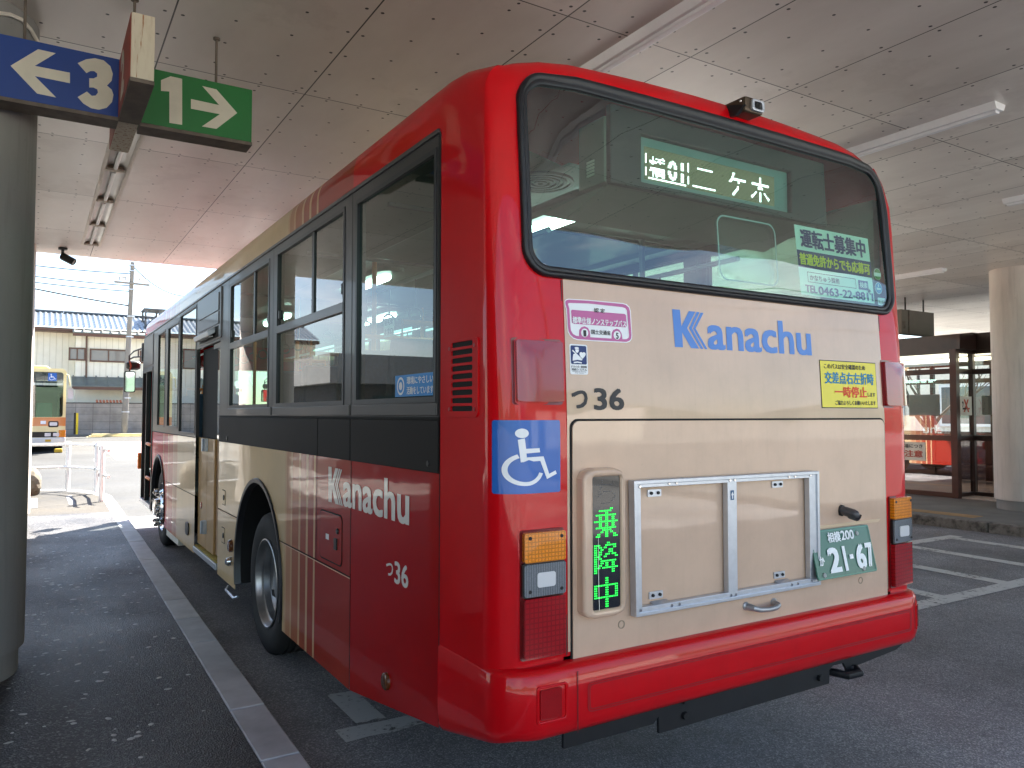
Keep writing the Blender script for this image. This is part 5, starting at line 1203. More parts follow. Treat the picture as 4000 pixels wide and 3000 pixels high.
# roof lamps, lit
for x, y0, y1 in ((.93, .62, 1.85), (1.70, 2.2, 3.4), (.80, 2.8, 4.0), (1.70, 4.8, 6.0), (.80, 5.4, 6.6)):
    mb = MB(); mb.slab(rrect(x - .10, x + .10, y0, y1, .09), lambda a, b, o: Vector((a, b, 2.76 - o)), 0, .035); L = mb.obj('cabin_lamp', M_interior, bus, smooth=0, bevel=.012)
    mb = MB(); mb.tube([(x, y0 + .16, 2.712), (x, y1 - .16, 2.712)], .035, 12); mb.obj('lit_tube', M_tube, L)
# round air grille and dark hatch glass on the ceiling
mb = MB()
for r in (.03, .06, .09, .12, .15): mb.slab(circ(.52, .52, r, 28), lambda a, b, o: Vector((a, b, 2.738 - o)), .0, .012, [circ(.52, .52, r - .016, 28)])
mb.obj('speaker_rings', M_black, bus, smooth=0)
# destination box hanging behind the glass
mb = MB(); mb.box(.575, 1.97, .135, .31, 2.645, 2.92); hb = mb.obj('destination_box', mat('box_grey', c(112, 116, 108), .5, 0, 0, .08), bus, smooth=0, bevel=.006)
DB = lambda y: (lambda a, b: Vector((a, y, b)))
mb = MB(); mb.slab([(.585, 2.638), (1.965, 2.632), (1.945, 2.95), (.585, 2.965)], lambda a, b, o: Vector((a, .134 - o, b)), -.0, .026, [[(.752, 2.666), (1.695, 2.666), (1.695, 2.868), (.752, 2.868)]]); mb.obj('bezel', mat('box_dark_bezel', c(24, 30, 32), .45, 0, 0, .08), hb, smooth=0, bevel=.008)
mb = MB(); mb.face([(.752, .1342, 2.664), (1.695, .1342, 2.664), (1.695, .1342, 2.868), (.752, .1342, 2.868)]); mb.obj('inner_plate', mat('box_teal_plate', c(118, 146, 146), .5), hb, smooth=0)
m, t, p = nodes('led_matrix_ground')
tc = N(t, 'ShaderNodeTexCoord'); s = N(t, 'ShaderNodeSeparateXYZ'); t.links.new(tc.outputs['Object'], s.inputs[0])
g1 = math_(t, 'PINGPONG', math_(t, 'ADD', s.outputs[0], 20), .0029); g2 = math_(t, 'PINGPONG', s.outputs[2], .0029)
dd = math_(t, 'LESS_THAN', math_(t, 'ADD', math_(t, 'POWER', g1, 2), math_(t, 'POWER', g2, 2)), .0018 ** 2)
col = mixc(t, dd, c(34, 33, 20), c(128, 126, 92)); t.links.new(col, p.inputs['Base Color']); t.links.new(mixc(t, dd, (0, 0, 0, 1), (.5, .48, .26, 1)), p.inputs['Emission Color']); p.inputs['Emission Strength'].default_value = .12
LX0, LX1, LZ0, LZ1 = .785, 1.600, 2.690, 2.830
mb = MB(); mb.face([(LX0, .1325, LZ0), (LX1, .1325, LZ0), (LX1, .1325, LZ1), (LX0, .1325, LZ1)]); scn = mb.obj('led_screen', m, hb, smooth=0)
mb = MB(); pw = (LX1 - LX0) / 140; ph = (LZ1 - LZ0) / 24
def ledtext(body, i0, w_, j0, h_, bold, skip=()):
    for (i, j) in raster(body, w_, h_, bold):
        if j in skip: continue
        x = LX0 + (i0 + i) * pw; z = LZ0 + (j0 + j) * ph; mb.face([(x, .1305, z), (x + pw * .78, .1305, z), (x + pw * .78, .1305, z + ph * .74), (x, .1305, z + ph * .74)])
ledtext('橋', 5, 16, 3, 15, .02, (7, 8)); ledtext('01', 23, 16, 3, 15, .03, (7, 8))
for i in range(0, 44):
    for j in ((1,) if 3 < i < 41 else ()): x = LX0 + i * pw; z = LZ0 + j * ph; mb.face([(x, .1305, z), (x + pw, .1305, z), (x + pw, .1305, z + ph), (x, .1305, z + ph)])
for i in (1, 43):
    for j in list(range(3, 9)) + list(range(12, 19)): x = LX0 + i * pw; z = LZ0 + j * ph; mb.face([(x, .1305, z), (x + pw, .1305, z), (x + pw, .1305, z + ph), (x, .1305, z + ph)])
def ledbar(i0, i1, j): x = LX0 + i0 * pw; z = LZ0 + j * ph; mb.face([(x, .1305, z), (LX0 + i1 * pw, .1305, z), (LX0 + i1 * pw, .1305, z + ph * 1.1), (x, .1305, z + ph * 1.1)])
ledbar(48, 72, 2); ledbar(53, 69, 16)
ledtext('ケ', 85, 21, 2, 18, .0, (8, 9)); ledtext('木', 112, 22, 1, 20, .0, (8, 9))
mb.obj('lit_dots', M_ledwhite, scn, fixn=False)
mb = MB()
for k in range(5): mb.box(.5715, .5745, .20, .25, 2.69 + .014 * k, 2.699 + .014 * k)
mb.obj('side_louvre', M_offwhite, hb, smooth=0)
mb = MB(); mb.prism([(.6, .31, 2.64), (.6, .15, 2.64), (.6, .45, 2.56), (.6, .62, 2.62)], (1.3, 0, 0)); mb.obj('box_underside', mat('box_grey', c(112, 116, 108), .5), hb, smooth=0)

# unseen wall added on the left to darken reflections in the bus side
refl_wall = thing('added_reflection_wall', 'grey wall with dark openings added to darken the bus side reflections', 'wall', (-9.5, 0, 0))
mb = MB(); mb.box(-10, -9.4, -3, 5.5, .1, CZ); mb.obj('wall', mat('added_grey_wall', c(120, 114, 108), .8, 0, 0, .15, 1.5), refl_wall, smooth=0)
for k in range(3):
    mb = MB(); mb.box(-9.42, -9.36, -2.6 + 2.7 * k, -.8 + 2.7 * k, .15, 2.6); mb.obj('added_opening', M_dark, refl_wall, smooth=0)

lb = thing('added_low_building', 'low dark building with a wide grey fascia added to darken bus window reflections', 'building', (-11, 20, 0))  # out of view, added to cut pale reflections in the side windows
mb = MB(); mb.box(-18, -5.2, 17, 24, 0, 2.5); mb.obj('wall', mat('added_brown_wall', c(72, 66, 60), .7, 0, 0, .2, 2), lb, smooth=0)  # wall of the added building
mb = MB(); mb.box(-18.3, -4.9, 16.6, 24.3, 2.5, 3.25); mb.obj('fascia', mat('added_grey_fascia', c(132, 132, 130), .6, 0, 0, .1, 2), lb, smooth=0)
for k in range(4): mb = MB(); mb.box(-17 + 3 * k, -15.2 + 3 * k, 16.95, 17.02, .4, 2.2); mb.obj('window', mat('dark_pane', c(40, 48, 52), .1), lb, smooth=0)  # windows of the added building

# a second bus of the same fleet ahead on the right, seen only mirrored in the waiting room glass
def copy_tree(o, parent=None):
    q = o.copy(); COL.objects.link(q); q.parent = parent
    for ch in list(o.children): copy_tree(ch, q)
    return q
bus['group'] = 'red and cream fleet buses'
bus2 = copy_tree(bus); bus2.location = (1.245 + 4.0, 5.3 + 7.9, 0); bus2['label'] = 'second red bus mirrored in the glass of the waiting room'

# ------------------------------------------------------------------ beyond the canopy: railing, boulder, parked bus
M_pipe = mat('white_enamel_pipe', c(226, 226, 224), .4, 0, .2, .06, 10)
fence = thing('pipe_railing', 'white pipe railing with two rails along the end of the left pavement', 'railing', (-.8, 15.6, .147))
posts = [(-.345, 13.26), (-.32, 14.97), (-.785, 15.87), (-2.3, 16.2), (-4.3, 16.5), (-6.3, 16.8)]
for x, y in posts:
    mb = MB(); mb.tube([(x, y, .14), (x, y, 1.13)], .043, 18); mb.lathe((x, y, 1.13), (0, 0, 1), [(.043, 0), (.036, .014), (0, .018)], 18); po_ = mb.obj('post', M_pipe, fence)
    mb = MB()
    for z in (1.08, .62): mb.obox((x - .02, y + .03, z), (1, 0, 0), (0, 1, 0), (0, 0, 1), .03, .02, .03)
    mb.obj('clamp', M_steel, po_, smooth=0)
for z in (1.085, .622):
    L = [(-.26, 12.95, z - .02), (-.30, 13.1, z), (-.30, 13.26, z), (-.27, 14.2, z), (-.31, 14.95, z), (-.5, 15.45, z), (-.8, 15.83, z), (-2.3, 16.16, z), (-6.3, 16.76, z)]
    mb = MB(); mb.tube(L, .028, 12); mb.obj('rail', M_pipe, fence)
mb = MB(); rnd = random.Random(3)
bmesh.ops.create_icosphere(mb.b, subdivisions=3, radius=.32)
for v in mb.b.verts:
    k = 1 + .22 * math.sin(v.co.x * 9 + 1) * math.cos(v.co.y * 7) + rnd.uniform(-.04, .04); v.co *= k; v.co.z *= .95; v.co += Vector((-1.52, 15.3, .36))
tag(mb.obj('boulder', mat('weathered_rock', c(120, 112, 98), .9, 0, 0, .35, 6, .5, 20), smooth=0), 'rough brown boulder on the sunlit pavement by the pale column', 'rock')

YB = thing('yellow_bus', 'pale yellow and orange city bus parked facing the camera', 'bus', (-1.72, 33, .37))
M_yb = mat('bus_cream_yellow', c(226, 208, 150), .4, 0, .8, .04, 3); M_yo = mat('bus_orange', c(206, 122, 54), .4, 0, .8, .04, 3); M_yw = mat('bus_white_bumper', c(222, 220, 214), .4, 0, .5)
x0, x1, yf, zg = -2.96, -.47, 29.0, .37
mb = MB()
prof = rrect(x0, x1, zg + .30, zg + 2.93, .16, 6)
hw = rrect(x0 + .09, x1 - .09, zg + 1.23, zg + 2.80, .10)
fa = [(x0 + .05 * 0, 0)]
mb.slab(prof, lambda x, z, o: Vector((x, yf - o, z)), -8.6, 0, [hw]); mb.obj('body', M_yb, YB, smooth=40)
mb = MB(); mb.fill(hw, lambda x, z: Vector((x, yf + .03, z))); mb.obj('windscreen', M_clear, YB, smooth=0, fixn=False)
mb = MB(); mb.slab(rrect(x0 + .10, x1 - .10, zg + 2.42, zg + 2.79, .06), lambda x, z, o: Vector((x, yf + .06 - o, z)), 0, .02); vis = mb.obj('dark_header', mat('dark_glass_header', c(40, 50, 56), .15, 0, .6), YB, smooth=0)
mb = MB(); mb.slab(rrect(-1.03, -.765, 2.86, 3.14, .02), lambda x, z, o: Vector((x, yf + .035 - o, z)), 0, .01); q = mb.obj('wheelchair_mark', M_blue, YB, smooth=0)
mb = MB(); wheelchair(mb, -1.03, -.765, 2.86, 3.14, lambda a, b: Vector((a, yf + .022, b))); mb.obj('pictogram', M_white, q, fixn=False)
mb = MB(); mb.slab([(x0 - .003, zg + .92), (x1 + .003, zg + .92), (x1 + .003, zg + 1.22), (x0 - .003, zg + 1.22)], lambda x, z, o: Vector((x, yf - o, z)), -8.6, .006); mb.obj('orange_band', M_yo, YB, smooth=0)
mb = MB(); mb.box(x0 - .004, x1 + .004, yf - .06, yf + .3, zg + .30, zg + .52); bmp_ = mb.obj('bumper', M_yw, YB, smooth=0, bevel=.03)
mb = MB(); mb.box(-1.07, -.90, yf - .068, yf - .058, .745, .825); mb.obj('number_plate', mat('plate_yellow', c(200, 160, 40), .5), bmp_, smooth=0)
mb = MB(); mb.slab(rrect(x0 + .25, x1 - .25, zg + .53, zg + .72, .04), lambda x, z, o: Vector((x, yf - o, z)), 0, .012); grl = mb.obj('grille', M_black, YB, smooth=0)
for xx in (-1.0, -.75, -2.45, -2.7):
    mb = MB(); mb.slab(rrect(xx - .09, xx + .09, zg + .56, zg + .68, .02), lambda x, z, o: Vector((x, yf - o, z)), 0, .03); mb.obj('headlight', M_alu, grl, smooth=0, bevel=.01)
mb = MB(); mb.slab(rrect(-.99, -.68, 1.25, 1.46, .05), lambda x, z, o: Vector((x, yf - o, z)), 0, .012); q = mb.obj('emblem_panel', M_black, YB, smooth=0)
mb = MB(); mb.slab(rrect(-.95, -.72, 1.30, 1.42, .03), lambda x, z, o: Vector((x, yf - o, z)), .01, .02); mb.obj('silver_emblem', M_alu, q, smooth=0)
mb = MB(); mb.slab([(-1.22, 1.36), (-1.06, 1.36), (-1.06, 1.47), (-1.22, 1.47)], lambda x, z, o: Vector((x, yf - o, z)), 0, .012); mb.obj('white_notice', M_white, YB, smooth=0)
for xx in (x1 - .10, x0 + .10): mb = MB(); mb.box(xx - .10, xx + .11, yf - .03, yf + .12, zg + .53, zg + .78); mb.obj('turn_lamp', M_amber, YB, smooth=0, bevel=.02)
for s_, xx in ((1, x1), (-1, x0)):
    mb = MB(); mb.tube([(xx - s_ * .05, yf + .1, 3.12), (xx + s_ * .06, yf - .15, 3.06), (xx + s_ * .10, yf - .2, 2.7)], .025, 8); ma = mb.obj('mirror_arm', M_yb, YB)
    mb = MB(); mb.slab(rrect(xx + s_ * .13 - .085, xx + s_ * .13 + .085, 2.22, 2.62, .06), lambda x, z, o: Vector((x, yf - .2 + o, z)), -.06, .03); mb.obj('mirror', M_yw, ma, smooth=30, bevel=.01)
    for yy in (yf + 2.3, yf + 7):
        mb = MB(); mb.lathe((xx - s_ * .03, yy, zg + .47), (-s_, 0, 0), [(0, .03), (.28, .03), (.3, .0), (.47, .0), (.48, .05), (.48, .26), (0, .26)], 32); mb.obj('wheel', M_tyre, YB)
mb = MB(); mb.box(-.80, -.55, yf - .35, yf - .05, gz(29), gz(29) + .14); tag(mb.obj('wheel_chock', mat('yellow_chock', c(210, 170, 40), .5), smooth=0, bevel=.03), 'yellow wheel chock on the road before the parked yellow bus', 'wheel chock')
mb = MB(); mb.prism([(x0 + .4, yf + 1, zg + 2.93), (x0 + .6, yf + .9, zg + 3.06), (x1 - .6, yf + .9, zg + 3.06), (x1 - .4, yf + 1, zg + 2.93)], (0, 2.2, 0)); mb.obj('roof_pod', M_yb, YB, smooth=0, bevel=.04)
mb = MB(); mb.box(x0 + .1, x1 - .1, yf + .2, yf + 8.3, zg + .30, zg + .45); mb.box(x0 + .06, x1 - .06, yf + 8.3, yf + 8.4, zg + .4, zg + 2.6); mb.obj('cabin_floor', M_dark, YB, smooth=0)
for xx in (-1.1, -2.3):
    for yy in (yf + 2, yf + 3.5, yf + 5): mb = MB(); mb.box(xx - .25, xx + .25, yy, yy + .1, zg + .8, zg + 1.75); mb.obj('seat', mat('green_seat', c(40, 110, 90), .8), YB, smooth=0, bevel=.03)

# ------------------------------------------------------------------ house, block wall, poles
HY = 47.0
hp = lambda x, y, Y=HY: at_y(100 + x / 1.3825, 900 + y / 1.3825, Y)
house = thing('house', 'two storey cream house with grey tiled roof behind the block wall', 'house', (-3, HY, .6))
M_siding = mat('cream_siding', c(232, 227, 210), .7, 0, 0, .06, 2); M_tile = mat('grey_glazed_tile', c(76, 84, 90), .3, 0, .3, .18, 3); M_hbrown = mat('brown_trim', c(92, 64, 50), .5, 0, 0, .15, 4)
M_tin = mat('grey_green_tin', c(104, 112, 108), .45, .3, 0, .15, 3)
mb = MB(); mb.box(-14, .43, HY, HY + 7, .4, 6.25); mb.box(.43, 9.0, HY - .9, HY + 7, .4, 6.1); w_ = mb.obj('wall', M_siding, house, smooth=0)
mb = MB()
x = -14
while x < 9:
    yy = HY if x < .43 else HY - .9; mb.box(x, x + .03, yy - .012, yy, 3.3, 6.2); x += .30
mb.obj('siding_joint', mat('siding_joint', c(208, 202, 184), .7), w_, smooth=0)
def tiles(xa, xb, ya, za, yb2, zb2, px=.27, nrow=7):
    mb = MB(); nx = int((xb - xa) / px * 8); cols = []
    ny = nrow * 3
    for j in range(ny + 1):
        v = j / ny; row = []
        fr_ = (j % 3) / 3; stp = .05 * (1 - fr_) if j < ny else 0
        for i in range(nx + 1):
            x = xa + (xb - xa) * i / nx; w2 = math.sin(2 * PI * x / px); h = .045 * (w2 if w2 > 0 else w2 * .35)
            row.append(mb.b.verts.new((x, ya + (yb2 - ya) * v, za + (zb2 - za) * v + h + stp)))
        cols.append(row)
    for A, B in zip(cols, cols[1:]):
        for i in range(nx): mb.b.faces.new((A[i], A[i + 1], B[i + 1], B[i]))
    return mb
rf = tiles(-14, 5.6, HY - .9, 6.40, HY + 2.6, 7.60).obj('roof', M_tile, house, smooth=50)
mb = MB(); mb.tube([(-14, HY + 2.6, 7.62), (5.6, HY + 2.6, 7.62)], .14, 10); mb.obj('ridge', mat('dark_ridge_tile', c(70, 78, 84), .4, 0, 0, .2, 5), rf)
mb = MB(); mb.box(-14, 5.6, HY - .9, HY - .82, 6.22, 6.40); mb.box(-14, 5.6, HY - .9, HY, 6.20, 6.24); mb.obj('eave', M_hbrown, rf, smooth=0)
mb = MB(); mb.prism([(.25, HY - 1.45, 6.12), (9, HY - 1.45, 6.12), (9, HY - .6, 6.38), (.25, HY - .6, 6.38)], (0, 0, .05)); lr_ = mb.obj('lower_roof', M_tin, house, smooth=0)
mb = MB()
for k in range(20): mb.box(.3 + .45 * k, .36 + .45 * k, HY - 1.46, HY - .7, 6.17, 6.42)
mb.obj('roof_batten', M_offwhite, lr_, smooth=0)
mb = MB(); mb.box(.25, 9, HY - 1.46, HY - 1.40, 5.95, 6.12); mb.obj('eave', M_hbrown, lr_, smooth=0)
def hwin(xa, xb, za, zb2, yy):
    mb = MB(); mb.slab([(xa, za), (xb, za), (xb, zb2), (xa, zb2)], lambda a, b, o: Vector((a, yy - o, b)), -.02, .06, [[(xa + .08, za + .08), (xb - .08, za + .08), (xb - .08, zb2 - .08), (xa + .08, zb2 - .08)]]); f = mb.obj('window', M_hbrown, house, smooth=0)
    mb = MB(); mb.box((xa + xb) / 2 - .03, (xa + xb) / 2 + .03, yy - .05, yy, za + .08, zb2 - .08); mb.obj('mullion', M_hbrown, f, smooth=0)
    mb = MB(); mb.face([(xa + .05, yy - .01, za + .05), (xb - .05, yy - .01, za + .05), (xb - .05, yy - .01, zb2 - .05), (xa + .05, yy - .01, zb2 - .05)]); mb.obj('pane', mat('dull_window_pane', c(120, 116, 112), .15, 0, .5), f, smooth=0)
hwin(.09, .91, 4.64, 5.35, HY - .915 + .9 * 0); hwin(1.10, 2.95, 4.60, 5.33, HY - .915); hwin(3.6, 5.2, 4.6, 5.33, HY - .915); hwin(-3.6, -2.2, 4.4, 5.6, HY - .015); hwin(-8, -6, 4.4, 5.6, HY - .015)
mb = MB(); mb.tube([(.93, HY - 1.0, 6.0), (.95, HY - 1.0, 3.2)], .045, 8); mb.obj('drain_pipe', M_hbrown, house)
mb = MB(); mb.prism([(.25, HY - 2.1, 3.18), (9, HY - 2.1, 3.18), (9, HY - .9, 3.72), (.25, HY - .9, 3.72)], (0, 0, .05)); pr_ = mb.obj('porch_roof', M_tin, house, smooth=0)
mb = MB()
for k in range(18): mb.prism([(.3 + .55 * k, HY - 2.1, 3.22), (.36 + .55 * k, HY - 2.1, 3.22), (.36 + .55 * k, HY - .9, 3.80), (.3 + .55 * k, HY - .9, 3.80)], (0, 0, .04))
mb.obj('roof_batten', M_tin, pr_, smooth=0)
mb = MB(); mb.box(.25, 9, HY - 2.12, HY - 2.04, 3.02, 3.18); mb.obj('eave', M_hbrown, pr_, smooth=0)
# drying platform on the roof
mb = MB()
for x in (4.0, 4.75, 5.5, 6.25):
    for y in (HY + .3, HY + 1.8): mb.box(x - .05, x + .05, y - .05, y + .05, 6.6, 7.9)
mb.box(3.9, 6.4, HY + .2, HY + 1.9, 7.84, 7.92); mb.box(3.9, 6.4, HY + .25, HY + .33, 7.3, 7.38)
mb.tube([(4.0, HY + .3, 6.8), (4.75, HY + .3, 7.8)], .03, 6)
mb.obj('roof_platform', mat('weathered_platform', c(96, 96, 98), .6, .2), house, smooth=0)
mb = MB(); mb.tube([(-.35, HY + 1, 6.8), (.12, HY + 1, 8.3)], .02, 6)
for k in range(4): mb.tube([(-.25 + .12 * k, HY + .8, 7.8 + .12 * k), (.12 + .12 * k, HY + 1.2, 7.85 + .12 * k)], .012, 5)
mb.obj('aerial', M_alu, house)

WY = HY - 3
M_block = mat('stained_concrete_block', c(146, 141, 136), .9, 0, 0, .3, 1.2, .2, 12)
bw = thing('block_wall', 'weathered grey concrete block wall in front of the cream house', 'wall', (0, WY, .5))
sc_ = (WY - CAM.y) / (HY - CAM.y)
zt = 1.70 + (2.30 - 1.70) * sc_
mb = MB(); mb.box(-14, 9, WY, WY + .15, .3, zt); wl = mb.obj('blocks', M_block, bw, smooth=0)
mb = MB(); x = -14
while x < 9: mb.box(x, x + .015, WY - .004, WY, .5, zt); x += .8
for z in (.9, 1.3, 1.7, 2.05): mb.box(-14, 9, WY - .004, WY, z, z + .012)
mb.obj('joint', mat('dark_mortar', c(78, 75, 72), .9), wl, smooth=0)
mb = MB(); mb.box(-14, 9, WY - .02, WY + .17, zt, zt + .06); mb.obj('coping', mat('dark_coping', c(84, 80, 78), .9, 0, 0, .2), bw, smooth=0)
mb = MB()
for k in range(9): mb.tube([(1.40 + .16 * k, WY + .05, zt + .06), (1.40 + .16 * k, WY + .35, zt + .16)], .06, 8)
tag(mb.obj('roof_tiles', mat('terracotta', c(186, 112, 78), .7)), 'row of orange clay tiles lying on the block wall', 'tiles')
mb = MB(); mb.box(-14, 9, WY - 1.0, WY, .3, gz(WY) + .10); struct(mb.obj('verge', mat('grey_verge', c(112, 110, 106), .9, 0, 0, .2, 2), smooth=0))
pl = thing('plank_stack', 'stack of pale planks lying at the foot of the block wall', 'planks', (2.2, WY - 1.6, .5))
for k in range(3):
    mb = MB(); mb.box(.85 + .12 * k, 4.2, WY - 2.0 + .15 * k, WY - 1.0, .50 + .07 * k, .555 + .07 * k); mb.obj('plank', mat('pale_timber', c(206, 192, 150), .8, 0, 0, .12, 3), pl, smooth=0)
mb = MB(); px0 = hp(273, 985, WY - .6); mb.box(px0.x - .10, px0.x + .0, WY - .65, WY - .58, .5, px0.z); pb = mb.obj('guard_plate', M_black, None, smooth=0)
tag(pb, 'tall black and yellow guard plate standing before the block wall', 'guard post')
mb = MB(); mb.box(px0.x + .001, px0.x + .10, WY - .66, WY - .58, .55, px0.z - .01); yp = mb.obj('yellow_stripe', mat('safety_yellow', c(226, 196, 40), .5), None, smooth=0); yp.parent = pb

PY = 45.2 - 2.2
pw_ = lambda x, y: at_y(100 + x / 1.3825, 900 + y / 1.3825, PY)
up = thing('utility_pole', 'leaning concrete utility pole with two floodlights on a crossarm', 'utility pole', (pw_(530, 1110).x, PY, .6))
M_polec = mat('pole_concrete', c(128, 124, 118), .8, 0, 0, .15, 2)
mb = MB(); b0 = pw_(531, 1112); t0 = pw_(578, 172); mb.tube([(b0.x, PY, .4), b0, t0], [.165, .165, .10], 20); mb.obj('shaft', M_polec, up)
a0, a1 = pw_(477, 279), pw_(668, 298); mb = MB(); mb.obox((a0 + a1) / 2 + Vector((0, -.14, 0)), a1 - a0, (0, 1, 0), (0, 0, 1), (a1 - a0).length / 2, .05, .05); mb.obj('crossarm', M_polec, up, smooth=0)
for q in ((522, 262), (627, 271)):
    pp = pw_(*q) + Vector((0, -.15, 0)); mb = MB(); mb.obox(pp, (1, 0, 0), (0, 1, .5), (0, -.5, 1), .16, .05, .09); fl_ = mb.obj('floodlight', M_steel, up, smooth=0, bevel=.01)
    mb = MB(); mb.obox(pp + Vector((0, -.05, -.022)), (1, 0, 0), (0, 1, .5), (0, -.5, 1), .13, .008, .07); mb.obj('lamp_glass', M_white, fl_, smooth=0)
mb = MB()
for q in ((576, 190), (574, 220), (572, 320), (568, 465), (562, 575), (548, 905), (540, 980)):
    pp = pw_(*q); mb.lathe(pp, (0, 0, 1), [(.17, -.025), (.185, -.025), (.185, .025), (.17, .025)], 16)
mb.obj('steel_band', M_alu, up)
def cable(label, pts, r=.028):
    o = MB().tube(pts, r, 5).obj('cable', M_black); tag(o, label, 'cable', 'overhead cables'); return o
def sag(a, b, s, n=14): return [a.lerp(b, k / n) - Vector((0, 0, s * 4 * (k / n) * (1 - k / n))) for k in range(n + 1)]
E_ = Vector((-9, 0, .9))
cable('uppermost thin cable running left from the top of the leaning pole', sag(pw_(75, 190) + E_, pw_(574, 235), .35))
cable('second thin cable running left from below the pole top', sag(pw_(75, 226) + E_, pw_(574, 300), .35))
cable('third thin cable running left from the pole below the crossarm', sag(pw_(75, 258) + E_, pw_(573, 330), .35))
cable('thick low cable sloping from upper left to the middle of the pole', sag(pw_(75, 282) + E_ * .5, pw_(565, 408), .12), .04)
cable('thin cable sagging right from the pole top towards the red bus roof', sag(pw_(582, 196), pw_(1000, 330), .8))

# ------------------------------------------------------------------ waiting room on the right pavement
M_brown = mat('dark_brown_aluminium', c(58, 40, 34), .4, .2, .2, .12, 6)
M_rust = mat('reddish_brown_frame', c(70, 40, 32), .45, .1, .2, .12, 6)
sh = thing('waiting_room', 'glazed waiting room with brown metal frame on the right pavement', 'shelter', (15, 7, .147))
XA, XC, YC = 13.26, 13.86, 5.62
def post(x, y, m, a=.045, z0=.147, z1=2.93, nm='post'): mb = MB(); mb.box(x - a, x + a, y - a, y + a, z0, z1); return mb.obj(nm, m, sh, smooth=0, bevel=.004)
yy = [YC + 1.42 * k for k in range(4)]
for k, y in enumerate(yy): post(XA, y, M_rust if k else M_rust, .06)
post(XC, YC, M_brown); post(XC, 4.2, M_brown); post(XC, 2.7, M_brown); post(XA, YC - .0, M_rust, .061, .147, 2.9)
for z0, z1, nm in ((2.86, 2.93, 'top_rail'), (2.47, 2.57, 'transom'), (1.21, 1.31, 'mid_rail'), (.15, .24, 'base_rail')):
    mb = MB(); mb.box(XA - .035, XA + .035, YC, yy[-1], z0, z1); mb.obj(nm, M_rust if nm in ('mid_rail', 'base_rail') else M_brown, sh, smooth=0)
    mb = MB(); mb.box(XA, XC, YC - .03, YC + .03, z0, z1); mb.box(XC - .035, XC + .035, 2.7, YC, z0, z1); mb.obj(nm, M_brown, sh, smooth=0)
for y0, y1 in zip(yy, yy[1:]):
    for z0, z1, m in ((1.31, 2.47, M_clear), (2.57, 2.86, M_clear), (.24, 1.21, M_brown_gl)):
        mb = MB(); mb.face([(XA, y0 + .05, z0), (XA, y1 - .05, z0), (XA, y1 - .05, z1), (XA, y0 + .05, z1)]); mb.obj('pane', m, sh, smooth=0)
for z0, z1, m in ((1.31, 2.47, M_clear), (2.57, 2.86, M_clear), (.24, 1.21, M_brown_gl)):
    mb = MB(); mb.face([(XA + .05, YC, z0), (XC - .05, YC, z0), (XC - .05, YC, z1), (XA + .05, YC, z1)]); mb.obj('pane', m, sh, smooth=0)
    for y0, y1 in ((4.2, YC), (2.7, 4.2)):
        mb = MB(); mb.face([(XC, y0 + .05, z0), (XC, y1 - .05, z0), (XC, y1 - .05, z1), (XC, y0 + .05, z1)]); mb.obj('pane', m, sh, smooth=0)
mb = MB(); mb.box(XA - .02, 17.5, YC - .12, yy[-1] + .1, 2.93, 3.205); mb.box(XC - .05, 17.5, 2.6, YC - .12, 2.931, 3.25); mb.box(XA + .45, 17.5, YC - .11, yy[-1] - .3, 3.205, 3.26); mb.obj('roof', M_brown, sh, smooth=0)
mb = MB(); mb.box(XA + .05, 17.4, 2.7, yy[-1], .147, .17); mb.obj('floor', M_conc, sh, smooth=0)
for y in (2.7, 4.2, 5.62, 7.0, 8.4, yy[-1]):
    post(17.4, y, M_brown)
for z in (.2, 1.25, 2.5, 2.9): mb = MB(); mb.box(17.37, 17.43, 2.7, yy[-1], z - .05, z + .05); mb.obj('back_rail', M_brown, sh, smooth=0)
mb = MB(); mb.box(17.39, 17.41, 2.7, yy[-1], .25, 1.2); mb.obj('back_panel', M_rust, sh, smooth=0)
mb = MB(); mb.box(16.4, 16.8, 3, 9, .5, .58); mb.obj('bench', M_rust, sh, smooth=0, bevel=.01)
mb = MB(); mb.box(15.3, 15.42, 3.4, 8.6, 2.84, 2.90); mb.obj('lit_lamp', mat('lit_shelter_lamp', c(255, 240, 210), .4, emit=(1, .86, .6, 1), es=2.0), sh, smooth=0)
M_frost = mat('grey_paper', c(166, 164, 160), .7)
FA = lambda o: (lambda a, b: Vector((XA - o, -a, b)))
FAo = lambda a, b, o: Vector((XA - o, -a, b))
mb = MB(); mb.slab([(-6.52, 1.67), (-5.91, 1.67), (-5.91, 2.09), (-6.52, 2.09)], FAo, -.012, -.006); mb.obj('paper_notice', M_frost, sh, smooth=0)
mb = MB(); mb.slab([(-5.45, 1.70), (-4.75, 1.70), (-4.75, 2.06), (-5.45, 2.06)], lambda a, b, o: Vector((XC - o, -a, b)), -.012, -.006); mb.obj('paper_notice', M_frost, sh, smooth=0)
mb = MB(); mb.slab([(-7.05, .81), (-6.20, .81), (-6.20, 1.165), (-7.05, 1.165)], FAo, .002, .012); nb = mb.obj('white_notice_board', M_offwhite, sh, smooth=0, bevel=.003)
mb = MB(); lay(mb, 'バス発着場につき', -7.0, -6.25, 1.05, 1.13, FA(.014), .03); mb.obj('black_lettering', M_ink, nb, fixn=False)
mb = MB(); lay(mb, '横断注意', -7.0, -6.25, .87, 1.01, FA(.014), .045); mb.obj('red_lettering', mat('faded_red_ink', c(190, 90, 76), .6), nb, fixn=False)
mb = MB(); mb.slab([(13.345, 1.69), (13.79, 1.69), (13.79, 2.045), (13.345, 2.045)], lambda a, b, o: Vector((a, YC - .02 - o, b)), 0, .008); ns = mb.obj('no_smoking_sign', M_offwhite, sh, smooth=0, bevel=.003)
NS = lambda a, b: Vector((a, YC - .030, b))
